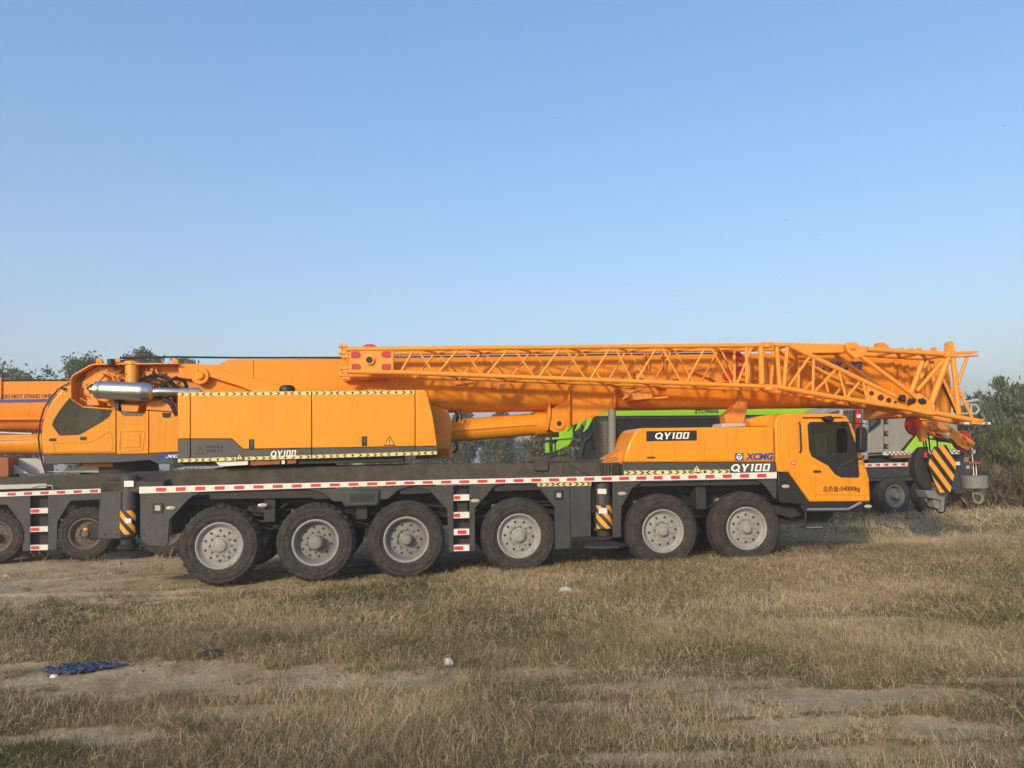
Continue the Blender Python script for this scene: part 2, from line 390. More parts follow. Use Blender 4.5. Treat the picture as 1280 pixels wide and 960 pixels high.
def ground_mat():
    m = bpy.data.materials.new('dry ground'); m.use_nodes = True; nt = m.node_tree; N = nt.nodes; L = nt.links
    b = N['Principled BSDF']; b.inputs['Roughness'].default_value = .95; b.inputs['Specular IOR Level'].default_value = .15
    tc = N.new('ShaderNodeTexCoord')
    def noise(s, d=8, r=.65):
        n = N.new('ShaderNodeTexNoise'); n.inputs['Scale'].default_value = s; n.inputs['Detail'].default_value = d
        n.inputs['Roughness'].default_value = r; L.new(tc.outputs['Object'], n.inputs['Vector']); return n.outputs['Fac']
    def ramp(f, stops):
        r = N.new('ShaderNodeValToRGB'); e = r.color_ramp.elements
        while len(e) < len(stops): e.new(.5)
        for k, (p, c) in enumerate(stops): e[k].position = p; e[k].color = (*c, 1)
        L.new(f, r.inputs[0]); return r.outputs[0]
    soil = ramp(noise(2.6, 12, .72), [(.30, (.20, .135, .070)), (.46, (.42, .31, .175)), (.60, (.62, .49, .295)), (.8, (.74, .60, .39))])
    soil2 = ramp(noise(1.1, 6), [(.38, (.32, .21, .115)), (.6, (.64, .51, .32))])
    mx = N.new('ShaderNodeMix'); mx.data_type = 'RGBA'; mx.inputs[0].default_value = .5
    L.new(soil, mx.inputs[6]); L.new(soil2, mx.inputs[7])
    thatch = ramp(noise(14, 10, .8), [(.32, (.11, .082, .050)), (.5, (.23, .172, .102)), (.68, (.36, .28, .17))])
    big = ramp(noise(.45, 5), [(.4, (.60, .75, .55)), (.6, (1.1, .95, .85))])
    mul = N.new('ShaderNodeMix'); mul.data_type = 'RGBA'; mul.blend_type = 'MULTIPLY'; mul.inputs[0].default_value = 1
    L.new(thatch, mul.inputs[6]); L.new(big, mul.inputs[7])
    at = N.new('ShaderNodeAttribute'); at.attribute_name = 'dirt'
    fin = N.new('ShaderNodeMix'); fin.data_type = 'RGBA'
    ma = N.new('ShaderNodeMath'); ma.operation = 'ADD'; ms = N.new('ShaderNodeMath'); ms.operation = 'MULTIPLY_ADD'; ms.inputs[1].default_value = 1.5; ms.inputs[2].default_value = -.75
    L.new(noise(9, 12, .8), ms.inputs[0]); L.new(at.outputs['Fac'], ma.inputs[0]); L.new(ms.outputs[0], ma.inputs[1])
    mk = N.new('ShaderNodeMapRange'); mk.inputs[1].default_value = .3; mk.inputs[2].default_value = .55; L.new(ma.outputs[0], mk.inputs[0])
    L.new(mk.outputs[0], fin.inputs[0]); L.new(mul.outputs[2], fin.inputs[6]); L.new(mx.outputs[2], fin.inputs[7])
    L.new(fin.outputs[2], b.inputs['Base Color'])
    bp = N.new('ShaderNodeBump'); bp.inputs['Strength'].default_value = 1.0; bp.inputs['Distance'].default_value = .05
    L.new(noise(16, 10, .75), bp.inputs['Height'])
    bp2 = N.new('ShaderNodeBump'); bp2.inputs['Strength'].default_value = .22; bp2.inputs['Distance'].default_value = .04
    vo = N.new('ShaderNodeTexVoronoi'); vo.feature = 'DISTANCE_TO_EDGE'; vo.inputs['Scale'].default_value = 11
    nw = N.new('ShaderNodeTexNoise'); nw.inputs['Scale'].default_value = 3; L.new(tc.outputs['Object'], nw.inputs['Vector'])
    av = N.new('ShaderNodeMix'); av.data_type = 'RGBA'; av.inputs[0].default_value = .25
    L.new(tc.outputs['Object'], av.inputs[6]); L.new(nw.outputs['Color'], av.inputs[7]); L.new(av.outputs[2], vo.inputs['Vector'])
    mr = N.new('ShaderNodeMapRange'); mr.inputs[2].default_value = .06; L.new(vo.outputs['Distance'], mr.inputs[0])
    L.new(mr.outputs[0], bp2.inputs['Height']); L.new(bp.outputs[0], bp2.inputs['Normal'])
    L.new(bp2.outputs[0], b.inputs['Normal'])
    return m
GM = ground_mat()
def axis(segs):
    out = []
    for a, b, st in segs: out += list(np.arange(a, b, st))
    return np.array(out + [segs[-1][1]])
gx = axis([(-1500, -100, 100), (-100, -30, 5), (-30, -13, .6), (-13, 13, .07), (13, 30, .6), (30, 100, 5), (100, 1500, 100)])
gy = axis([(-80, 0, 4), (0, 3.2, .4), (3.2, 15.5, .06), (15.5, 30, .3), (30, 80, 2.5), (80, 300, 20), (300, 2500, 100)])
ground, gco = grid('ground', gx, gy, gh, GM)
at = ground.data.attributes.new('dirt', 'FLOAT', 'POINT'); at.data.foreach_set('value', dirt(gco[:, 0], gco[:, 1]).astype(np.float32))
tag(ground, kind='structure', label='dry grassy yard with bare earth patches')

# ------------------------------------------------------------------ loose earth
def clods():
    r = np.random.default_rng(44); n = 90000
    Y = np.sqrt(r.uniform(3.7**2, 16**2, n)); X = r.uniform(-1, 1, n)*(Y*.8+1); d = dirt(X, Y)
    k = (r.random(n) < d*.9+.03) & (fbm(X*2, Y*2, 66) > .40); X, Y = X[k], Y[k]; m = len(X); Z = gh(X, Y)
    s_ = np.abs(r.normal(0, 1, m))**1.6*.005+.0025; s_ = np.minimum(s_, .022)
    base = np.array([(1, 0, 0), (0, 1, 0), (-1, 0, 0), (0, -1, 0), (0, 0, .75), (0, 0, -.5)])
    v = base[None]*s_[:, None, None]*r.uniform(.55, 1.35, (m, 6, 3)); a = r.uniform(0, 6.28, m); c, q = np.cos(a)[:, None], np.sin(a)[:, None]
    v = np.stack([v[..., 0]*c-v[..., 1]*q, v[..., 0]*q+v[..., 1]*c, v[..., 2]], -1)+np.stack([X, Y, Z], -1)[:, None]
    f = np.array([(0, 1, 4), (1, 2, 4), (2, 3, 4), (3, 0, 4), (1, 0, 5), (2, 1, 5), (3, 2, 5), (0, 3, 5)])
    o = mesh_np('loose_soil', v.reshape(-1, 3), (np.arange(m)[:, None, None]*6+f[None]).reshape(-1, 3), GM, False)
    at = o.data.attributes.new('dirt', 'FLOAT', 'POINT'); at.data.foreach_set('value', np.repeat(np.where(r.random(m) < .5, 1., .35), 6).astype(np.float32))
    tag(o, 'loose crumbs of dry earth on the bare patches', 'soil', kind='stuff')
clods()
# ------------------------------------------------------------------ grass
def foliage_mat(name, stops, rough=.6, trans=.35):
    m = bpy.data.materials.new(name); m.use_nodes = True; nt = m.node_tree; N = nt.nodes; L = nt.links
    for n in list(N): N.remove(n)
    out = N.new('ShaderNodeOutputMaterial'); at = N.new('ShaderNodeAttribute'); at.attribute_name = 'tint'
    r = N.new('ShaderNodeValToRGB'); e = r.color_ramp.elements
    while len(e) < len(stops): e.new(.5)
    for k, (p, c) in enumerate(stops): e[k].position = p; e[k].color = (*c, 1)
    L.new(at.outputs['Fac'], r.inputs[0])
    d = N.new('ShaderNodeBsdfDiffuse'); t = N.new('ShaderNodeBsdfTranslucent'); mx = N.new('ShaderNodeMixShader')
    mx.inputs[0].default_value = trans
    L.new(r.outputs[0], d.inputs[0]); L.new(r.outputs[0], t.inputs[0])
    L.new(d.outputs[0], mx.inputs[1]); L.new(t.outputs[0], mx.inputs[2]); L.new(mx.outputs[0], out.inputs[0])
    return m
GRASS = foliage_mat('dry grass', [(0, (.085, .100, .034)), (.22, (.175, .165, .066)), (.42, (.275, .210, .110)),
                                  (.68, (.41, .305, .170)), (1, (.74, .60, .38))])
def under_crane(x, y):
    ln = y-(12.81+.1317*x)
    return (ln > .35) & (ln < 2.8) & (x > -7) & (x < 7)
def blades(n, y0, y1, spread, hmin, hmax, wd, seed):
    r = np.random.default_rng(seed)
    # place tufts, then blades round each tuft
    nt = n//9
    ty = np.sqrt(r.uniform(y0*y0, y1*y1, nt)); tx = r.uniform(-1, 1, nt)*(ty*spread+1.2)
    dd = dirt(tx, ty); cl = fbm(tx*1.3, ty*1.3, 31); fine = fbm(tx*5, ty*5, 35)
    keep = (r.random(nt) > dd*1.04) & (r.random(nt) < .30+1.3*np.clip(cl-.22, 0, 1)+.4*(fine-.5)+.15)
    keep &= (r.random(nt) > .38*sstep(-.5, 2, tx)*(1-sstep(8, 11, ty)))
    keep &= ~under_crane(tx, ty) | (r.random(nt) < .12)
    tx, ty = tx[keep], ty[keep]; cl = cl[keep]
    k = 9; X = np.repeat(tx, k); Y = np.repeat(ty, k); C = np.repeat(cl, k); m = len(X)
    tall = np.repeat(r.uniform(.45, 1.1, len(tx))**1.4, k)
    X = X + r.normal(0, .045, m); Y = Y + r.normal(0, .045, m)
    Z = gh(X, Y)
    far = ty.mean() if len(ty) else 10
    h = (hmin+(hmax-hmin)*r.random(m)**2.2)*tall*(.65+.8*C)
    a = r.uniform(0, 2*np.pi, m); lean = r.uniform(.2, 2.3, m)*h; bend = r.uniform(.1, 1.3, m)*h
    w = wd*r.uniform(.5, 1.3, m)*(.7+Y/14)
    fx, fy = np.cos(a), np.sin(a)
    b = a + r.uniform(.6, 2.5, m); sx, sy = np.cos(b)*w, np.sin(b)*w
    lf = .45
    v = np.zeros((m, 5, 3))
    v[:, 0] = np.stack([X-sx, Y-sy, Z-.01], -1); v[:, 1] = np.stack([X+sx, Y+sy, Z-.01], -1)
    mx_, my_ = X+fx*lean*.35, Y+fy*lean*.35; mz = Z+h*.62
    v[:, 2] = np.stack([mx_+sx*.75, my_+sy*.75, mz], -1); v[:, 3] = np.stack([mx_-sx*.75, my_-sy*.75, mz], -1)
    v[:, 4] = np.stack([X+fx*(lean*.6+bend*.5), Y+fy*(lean*.6+bend*.5), Z+h], -1)
    greenm = fbm(X*.55, Y*.55, 77); t = .53 + (greenm-.5)*1.1 + (fbm(X*2.6, Y*2.6, 91)-.5)*.5 + np.repeat(r.normal(0, .10, len(tx)), k) + r.normal(0, .22, m)
    # greener patches: by the third wheel, left foreground
    for cx, cy, rx, ry, s in ((-1.9, 10.9, 1.6, .8, .42), (-3.6, 5.5, 1.8, .35, .45), (-3.6, 8.6, 3.2, 1.0, .22), (-3.2, 4.6, 2.6, .6, .3),
                              (5.8, 8.6, 1.2, .5, .3), (7.5, 10, 1.6, 1, .25), (1.0, 4.6, 1.0, .4, .2)):
        t -= s*np.exp(-(((X-cx)/rx)**2+((Y-cy)/ry)**2))
    t += .12*sstep(0, 7, X)*sstep(8, 14, Y)
    t = np.clip(t, 0, 1)
    return v, t
def stalks(n, y0, y1, spread, hmin, hmax, wd, seed, tlo=.72):
    r = np.random.default_rng(seed); Y = np.sqrt(r.uniform(y0*y0, y1*y1, n)); X = r.uniform(-1, 1, n)*(Y*spread+1.2)
    keep = (r.random(n) > dirt(X, Y)*.93) & (~under_crane(X, Y)); X, Y = X[keep], Y[keep]; m = len(X); Z = gh(X, Y)
    h = r.uniform(hmin, hmax, m)*r.uniform(.4, 1, m); a = r.uniform(0, 2*np.pi, m); lean = h*r.uniform(.2, 2.4, m); w = wd*r.uniform(.6, 1.3, m)*(.6+Y/12)
    fx, fy = np.cos(a), np.sin(a); v = np.zeros((m, 5, 3)); sx = w*.9; sz = w*.5*np.sign(r.random(m)-.5)
    zt = Z+h*np.clip(1.25-.35*lean/h, .15, 1); zm = Z+h*.62*np.clip(1.2-.2*lean/h, .4, 1)
    v[:, 0] = np.stack([X-sx, Y, Z-.01], -1); v[:, 1] = np.stack([X+sx, Y, Z-.01], -1)
    jx = r.normal(0, .012, m)
    v[:, 2] = np.stack([X+fx*lean*.45+sx*.8+jx, Y+fy*lean*.45, zm-sz], -1); v[:, 3] = np.stack([X+fx*lean*.45-sx*.8+jx, Y+fy*lean*.45, zm+sz], -1)
    v[:, 4] = np.stack([X+fx*lean, Y+fy*lean, zt], -1)
    return v, np.clip(r.normal(tlo+.12, .14, m), 0, 1)
def build_grass(name, sets, label):
    vs, ts = zip(*sets); v = np.concatenate(vs); t = np.concatenate(ts); m = len(v)
    i = np.arange(m)[:, None]*5
    f = np.concatenate([i+np.array([0, 1, 2]), i+np.array([0, 2, 3]), i+np.array([3, 2, 4])])
    o = mesh_np(name, v.reshape(-1, 3), f, GRASS)
    a = o.data.attributes.new('tint', 'FLOAT', 'POINT'); a.data.foreach_set('value', np.repeat(t, 5).astype(np.float32))
    tag(o, label, 'grass', kind='stuff'); return o
build_grass('grass', [blades(820000, 3.7, 9, .78, .02, .10, .0014, 1), blades(760000, 9, 17, .82, .03, .12, .0018, 2),
                      blades(260000, 17, 34, .85, .05, .28, .0035, 3), blades(120000, 34, 70, .9, .08, .5, .008, 4),
             stalks(60000, 3.7, 9, .78, .03, .12, .0013, 11), stalks(120000, 9, 18, .82, .04, .14, .0017, 12), stalks(40000, 18, 40, .85, .1, .35, .004, 13)],
            'short dry yellow brown grass growing in tufts over the whole yard')

# ------------------------------------------------------------------ trees
LEAF = {
    'olive': foliage_mat('olive leaves', [(0, (.05, .062, .024)), (.5, (.15, .155, .062)), (1, (.28, .26, .12))]),
    'grey': foliage_mat('grey green leaves', [(0, (.055, .075, .043)), (.5, (.15, .18, .10)), (1, (.28, .30, .19))]),
    'bright': foliage_mat('yellow green leaves', [(0, (.06, .07, .02)), (.5, (.13, .14, .04)), (1, (.24, .23, .07))]),
    'brown': foliage_mat('dry brown weeds', [(0, (.06, .085, .035)), (.35, (.12, .12, .055)), (.6, (.20, .13, .085)), (1, (.36, .25, .16))]),
}
def leaves_np(cen, rad, n, size, r, long=1.6, up=.3):
    k = r.choice(len(cen), n, p=rad**1.9/np.sum(rad**1.9)); c = cen[k]; s = rad[k]
    d = r.normal(0, 1, (n, 3)); d /= np.linalg.norm(d, axis=1)[:, None]; d *= np.minimum(np.abs(r.normal(0, .72, n)), 2.2)[:, None]
    p = c + d*s[:, None]*np.array([1, 1, .85])
    a = r.normal(0, 1, (n, 3)); a[:, 2] += up*2; a /= np.linalg.norm(a, axis=1)[:, None]
    q = np.cross(a, r.normal(0, 1, (n, 3))); q /= np.linalg.norm(q, axis=1)[:, None]
    sz = size*r.uniform(.6, 1.3, n)[:, None]
    v = np.stack([p-q*sz*.5, p+a*sz*long*.5-q*0, p+q*sz*.5, p-a*sz*long*.5], 1)
    t = np.clip(.5 + r.normal(0, .26, n) + .5*(r.random(len(cen))[k]-.5), 0, 1)
    return v, t
def leafmesh(name, v, t, m, parent=None):
    n = len(v); f = (np.arange(n)[:, None]*4+np.arange(4))
    o = mesh_np(name, v.reshape(-1, 3), f, m, False)
    a = o.data.attributes.new('tint', 'FLOAT', 'POINT'); a.data.foreach_set('value', np.repeat(t, 4).astype(np.float32))
    if parent: o.parent = parent
    return o
def tree(x, y, h, wr, kind, label, group=None, name='tree', n=9000, size=.16, long=1.7, trunk=.3, shape='round', seed=0, cat='tree', up=.3):
    r = np.random.default_rng(seed+101); z = float(gh(x, y))
    root = empty(name, (x, y, z-.05), 0, label=label, cat=cat, group=group)
    tb = MB(); nl = 20; cen = []; rad = []
    lean = r.normal(0, .03, 2)
    top = Vector((lean[0]*h, lean[1]*h, h*.92))
    tr = max(.04, h*.017)
    tb.tube([(0, 0, 0), top*.33, top*.66, top], [tr, tr*.8, tr*.5, tr*.15], 8)
    for i in range(nl*2):
        f = trunk + (.97-trunk)*i/(nl*2-1) if shape != 'bush' else .08+.75*r.random()
        p = top*f; g = r.uniform(0, 2*math.pi)
        if shape == 'poplar': prof = (math.sin(math.pi*min(1, (f-trunk)/(1-trunk)*.85+.15))*.9+.12)
        elif shape == 'bush': prof = 1.1*(1-.45*f)
        else: prof = math.sqrt(max(.03, 1-((f-.62)/.42)**2))
        L_ = wr*prof*r.uniform(.65, 1.12); rise = h*(.10 if shape == 'round' else .16)*r.uniform(.3, 1.2)
        e = p + Vector((math.cos(g)*L_, math.sin(g)*L_, rise))
        mid = p.lerp(e, .5) + Vector((0, 0, rise*.15))
        tb.tube([p, mid, e], [tr*.42, tr*.25, tr*.06], 6)
        for q in (.45, .72, 1.0):
            c = p.lerp(e, q) + Vector(r.normal(0, wr*.10, 3)); cen.append(c); rad.append(wr*r.uniform(.14, .32)*(1.05 if q < 1 else .8))
    cen.append(top+Vector((0, 0, h*.02))); rad.append(wr*.16)
    # thin twigs sticking out of the outline
    for i in range(34):
        c = cen[r.integers(0, len(cen))]; d = Vector((r.normal(0, .6), r.normal(0, .6), abs(r.normal(.9, .5)))).normalized()
        e = c + d*min(wr, h*.2)*r.uniform(.15, .4); e.z = min(e.z, h)
        for q in (.4, .6, .8, 1): cen.append(c.lerp(e, q)); rad.append(wr*.07)
        tb.tube([c, e], [tr*.12, tr*.04], 4)
    tb.build('trunk', 'bark', root)
    for c in cen: c.z = min(c.z, h*.97)
    v, t = leaves_np(np.array([tuple(c) for c in cen]), np.array(rad), n, size, r, long, up)
    leafmesh('crown', v, t, LEAF[kind], root)
    return root
def tx(px, d): return (px-640)/FPX*d

G1 = 'trees far behind the cranes'
# (px, distance, top py, half width px, kind, shape, n, label)
TR = [
 (20, 62, 459, 48, 'grey', 'round', 7000, 'low grey green tree top showing above the boom at the left edge'),
 (62, 84, 470, 20, 'olive', 'round', 4000, 'small tree top just above the lettered boom'),
 (108, 60, 452, 44, 'grey', 'round', 9000, 'dark green tree top rising behind the winch frame, left of the tallest one'),
 (176, 62, 438, 42, 'grey', 'round', 9000, 'tallest tree top on the left, above the silver muffler'),
 (214, 64, 440, 32, 'grey', 'round', 7000, 'narrow tree top beside the tallest one, over the black cable'),
 (500, 84, 532, 40, 'olive', 'bush', 7000, 'dark bushy tree behind the turntable'),
 (578, 70, 514, 19, 'olive', 'poplar', 7000, 'slim tree under the boom, first gap left of the lift cylinder'),
 (604, 90, 528, 14, 'grey', 'poplar', 4000, 'faint narrow tree between two slim trees under the boom'),
 (627, 68, 514, 17, 'olive', 'poplar', 7000, 'slim pointed tree seen above and below the middle of the lift cylinder'),
 (690, 52, 503, 34, 'olive', 'round', 14000, 'broad olive tree behind the lime green bracket'),
 (735, 56, 510, 30, 'olive', 'bush', 9000, 'dark tree behind the perforated exhaust guard'),
 (545, 95, 540, 40, 'olive', 'bush', 6000, 'low shrubby tree at the foot of the slim trees, left of them'),
 (640, 96, 552, 40, 'grey', 'bush', 6000, 'low hazy tree line clump below the lift cylinder rod'),
]
for i, (px, d, tp_, hw, kd, sh, n, lb) in enumerate(TR):
    z = float(gh(tx(px, d), d)); h = CAMH + (hz_y(px)-tp_)/960*d - z
    tree(tx(px, d), d, h, hw/960*d, kd, lb, G1, n=int(n*2.2), size=.19, shape=sh, seed=i, trunk=.2)
G2 = 'tall bushes on the right'
BR = [
 (1222, 42, 492, 34, 'grey', 16000, 'grey green bush just right of the jib tip'),
 (1246, 38, 472, 36, 'grey', 26000, 'tallest feathery green bush near the right edge'),
 (1284, 40, 480, 34, 'olive', 20000, 'dense bush cut by the right edge of the picture'),
 (1196, 46, 528, 30, 'olive', 12000, 'low dark bush behind the hanging hook block'),
 (1262, 34, 530, 30, 'bright', 11000, 'lighter yellow green bush in front of the tall ones'),
]
for i, (px, d, tp_, hw, kd, n, lb) in enumerate(BR):
    h = CAMH + (hz_y(px)-tp_)/960*d
    tree(tx(px, d), d, h, hw/960*d*1.25, kd, lb, G2, name='bush', cat='bush', n=int(n*2.6), size=.08, long=5.0, shape='bush', seed=40+i, up=1.2)
for i, (px, d, h, w) in enumerate([(1340, 42, 5.5, 2.2), (1400, 44, 5, 2.4), (1120, 60, 6, 3.0), (1030, 75, 7, 3.2), (-60, 62, 8, 3.2), (-150, 60, 7, 3.0), (330, 84, 6.5, 3.2), (420, 84, 6.2, 3.4), (860, 90, 6.5, 3.6), (950, 80, 6.5, 3.2)]):
    tree(tx(px, d), d, h, w, 'grey', 'background tree hidden behind the parked cranes', 'hidden background trees', n=5000, size=.26, seed=60+i)
# brown weeds along the right
def weeds():
    r = np.random.default_rng(5); n = 620
    px = r.uniform(1185, 1345, n); d = r.uniform(24, 38, n); x = (px-640)/960*d
    top = .25+1.5*np.clip(fbm(x*.5, d*.5, 12)-.15, 0, 1)
    c = np.stack([x, d, r.uniform(.05, 1, n)*top], -1)
    v, t = leaves_np(c, r.uniform(.15, .5, n), 42000, .05, r, 6.0, 1.0)
    t = np.clip(t*.6+.9*(fbm(v[:, 0, 0]*.6, v[:, 0, 1]*.6, 3)-.25), 0, 1)
    v[..., 2] = np.maximum(v[..., 2], .0)
    return leafmesh('brown_weeds', v, t, LEAF['brown'])
tag(weeds(), 'knee high reddish brown weeds at the foot of the bushes', 'weeds', kind='stuff')
def scrub():
    r = np.random.default_rng(6); n = 1500
    x = r.uniform(-75, 85, n); d = r.uniform(105, 125, n)
    c = np.stack([x, d, r.uniform(0, .7, n)], -1)
    v, t = leaves_np(c, np.full(n, .9), 60000, .3, r, 1.8, .4)
    return leafmesh('scrub', v, t, LEAF['olive'])
tag(scrub(), 'low far scrub line beyond the yard', 'scrub', kind='stuff')

# small building under the counterweight
def shed(px, d, w, h, top, label):
    z = 0; root = empty('shed', (tx(px, d), d, z), .1, label=label, cat='building')
    m = MB(); m.box(-w/2, w/2, -2, 2, 0, h); m.build('wall', 'wall', root)
    m = MB(); m.uw([(-w/2-.3, h-.1), (w/2+.3, h-.1), (w/2+.3, h+.05), (0, top), (-w/2-.3, h+.05)], -2.4, 2.4)
    for k in range(12):
        u = -w/2+w*(k+.5)/12; hh = h+.05+(top-h-.05)*(1-abs(u)/(w/2+.3)); m.box(u-.05, u+.05, -2.45, 2.45, hh-.05, hh+.05, 0)
    m.build('roof', 'roofblue', root)
    return root
s_ = shed(514, 62, 1.0, .0, .0, 'x') if False else None
def bluehouse():
    d = 60; root = empty('shed', (tx(515, d), d, 0), .05, label='tiny far shed with a pale blue ribbed roof under the turning platform', cat='shed')
    m = MB(); m.box(-.75, .75, .1, 3, 0, .1+.05); m.box(-.62, .62, .2, 2.6, 0, .35); m.build('wall', 'wall', root)
    m = MB(); V = []
    m.add([(-.7, 0, .33), (.5, 0, .33), (.7, 1.6, .62), (-.4, 1.6, .62), (-.7, 0, .37), (.5, 0, .37), (.7, 1.6, .66), (-.4, 1.6, .66)],
          [(0, 1, 2, 3), (4, 5, 6, 7), (0, 1, 5, 4), (1, 2, 6, 5), (2, 3, 7, 6), (3, 0, 4, 7)])
    for k in range(7):
        f = k/7+.07; m.tube([(-.7+1.2*f, -.02, .385), (-.4+1.1*f, 1.6, .675)], .022, 5)
    m.build('roof', 'roofblue', root)
bluehouse()
def brickwall():
    m = MB(); m.box(-6, .8, -.1, .1, 0, 1.5); m.box(-6, .8, -.14, .14, 1.5, 1.58)
    o = m.build('brick_wall', 'brick'); o.location = (tx(1215, 31), 33, 0); tag(o, 'low dusty brick wall behind the green crane beside the bushes', 'wall')
brickwall()

# ================================================================== WHEELS
def tyre_mb(Rr=.625, W=.34, lug=True, n=120, rim=.355):
    m = MB()
    prof = [(rim, W*.04), (rim+.035, .0), (rim+.06, -.010), (rim+.066, -.016), (rim+.076, -.016), (rim+.082, -.011), (Rr*.78, -.016), (Rr*.79, -.022), (Rr*.81, -.022), (Rr*.82, -.014), (Rr*.885, -.006), (Rr*.895, -.012), (Rr*.91, -.011), (Rr*.915, -.002), (Rr*.955, .022), (Rr*.99, .045), (Rr, .07),
            (Rr, W*.33), (Rr-.012, W*.335), (Rr-.012, W*.365), (Rr, W*.37), (Rr, W*.63), (Rr-.012, W*.635), (Rr-.012, W*.665), (Rr, W*.67),
            (Rr, W-.07), (Rr*.99, W-.045), (Rr*.955, W-.022), (Rr*.885, W+.004), (Rr*.8, W+.016), (rim+.05, W), (rim, W*.9)]
    def mod(j, k):
        r = prof[j][0]
        if lug:
            if r > Rr*.94 and (k % 4) in (2, 3) and prof[j][1] < .12: return .962
            if r > Rr*.94 and ((k+2) % 4) in (2, 3) and prof[j][1] > W-.12: return .962
        else:
            if r > Rr*.985 and (k % 3) == 2 and (prof[j][1] < .06 or prof[j][1] > W-.06): return .992
        return 1.
    m.lathe((0, 0, 0), (0, 1, 0), prof, n, 0, mod, closed=True)
    return m
def rim_mb(W=.34, r0=.362, deep=0., hub=.105, out=.03, steer=False):
    m = MB(); f = .045+deep         # disc face depth
    m.lathe((0, 0, 0), (0, 1, 0), [(r0, .012), (r0+.004, -.006), (r0-.012, -.012), (r0-.03, .0), (r0-.042, .03), (r0-.075, f*.6+.03), (r0-.085, f+.02), (.24, f+.006), (.2, f),
                                   (.145, f), (.14, f+.02), (.12, f+.02), (.0001, f+.02), (.0001, f+.06), (r0-.02, f+.08), (r0, W*.9)], 48, 0, closed=True)
    y = f
    hp = [(.0001, -out-f*.5), (hub*.55, -out-f*.5), (hub*.8, -out-f*.5+.008), (hub, -out-f*.5+.035), (hub, y-.01), (hub+.025, y-.004), (hub+.025, y+.02)]
    m.lathe((0, 0, 0), (0, 1, 0), hp, 28, 0)
    for k in range(10):
        g = 2*math.pi*(k+.5)/10
        m.lathe((math.cos(g)*.163, y+.004, math.sin(g)*.163), (0, -1, 0), [(.017, 0), (.017, .028), (.009, .034), (.009, .05), (.0001, .05)], 6, 0)
        g = 2*math.pi*k/10
        m.disc((math.cos(g)*.232, y+.0015, math.sin(g)*.232), .021 if not steer else .016, .006, 12, 1)
    for k in range(8):
        g = 2*math.pi*(k+.5)/8
        m.lathe((math.cos(g)*hub*.78, -out-f*.5+.014, math.sin(g)*hub*.78), (0, -1, 0), [(.007, 0), (.007, .012), (.0001, .014)], 6, 0)
    m.tube([(r0*.62, y*.5-.01, -r0*.66), (r0*.72, -.012, -r0*.62)], .006, 6, 1)
    return m
tyre_lug = None
def make_wheel(parent, loc, lug=True, deep=0., hub=.105, rimmat='rim', flip=False, scale=1., out=.03, rot=0.):
    w = empty('wheel', loc, 0, parent)
    t = tyre_mb(lug=lug).build('tyre', 'rubber' if lug else 'rubber2', w, smooth=28)
    rm = rim_mb(deep=deep, hub=hub, out=out).build('rim', [rimmat, 'black'], w, smooth=30)
    w.scale = (scale,)*3; w.rotation_euler = (0, rot, 0); w['_r'] = rm
    if flip: w.rotation_euler = (0, 0, math.pi)
    return w

# ================================================================== MAIN CRANE
F1 = Frame(640, 12.81, 7.5)
crane = empty('mobile_crane', (F1.O.x, F1.O.y, 0), F1.a, label='long orange six axle truck crane in front, lattice jib folded along its boom', cat='crane',
              )
def b1(mb, name, mats, bevel=.008, **k): return mb.build(name, mats, crane, bevel=bevel, **k)
def m1(): return MB(F1)
VW = 2.75   # overall width

# wheels
WH = [(274.5, True, .0, .115, 'rim', -.02), (394.5, True, .085, .115, 'rimdark', .0), (508, False, .075, .09, 'rimdark', -.01), (649, False, .0, .11, 'rim', .0), (829, False, .0, .085, 'rim', .015), (934, False, .0, .085, 'rim', .02)]
wus = []
first = {}
for px, lug, deep, hub, rmn, out in WH:
    u, _ = F1.P(px, 668, 0.); wus.append(u)
    w = make_wheel(crane, (u, 0, .615), lug, deep, hub, 'rim', out=out, rot=random.uniform(0, 1)); w_rim = w['_r']; del w['_r']
    if deep > 0:   # dark dished disc, bright outer ring
        w_rim.data.materials[0] = M['rimdark']
        rg = MB(); rg.lathe((0, 0, 0), (0, 1, 0), [(.366, .010), (.369, -.008), (.352, -.014), (.334, -.002), (.322, .028), (.330, .03), (.345, .012)], 48, closed=True)
        hb = hub; rg.lathe((0, 0, 0), (0, -1, 0), [(.0001, .02+.02-deep*.5), (hb*.75, .02+.02-deep*.5), (hb*.94, .012+.02-deep*.5), (hb+.004, -.02-deep*.4), (hb+.004, -deep)], 24)
        rg.build('rim_ring', 'rim', w, smooth=30)
    if lug or px in (649,):
        pass
far = copy_tree(crane.children[0] if False else [c for c in kids(crane)][3], crane)
far.location = (wus[0], VW, .615); far.rotation_euler = (0, 0, math.pi)
for u in wus[1:]:
    f_ = copy_tree(far, crane); f_.location = (u, VW, .615)
# inner twin tyres on the four rear axles and axle beams
ax = m1()
for u in wus: ax.tube([(u, .3, .615), (u, VW-.3, .615)], .09, 12); ax.lathe((u, 1.05, .615), (0, 1, 0), [(.1, 0), (.26, .12), (.26, .5), (.1, .62)], 20)
ax.each('axle_beam', 'dark', crane, per=2)

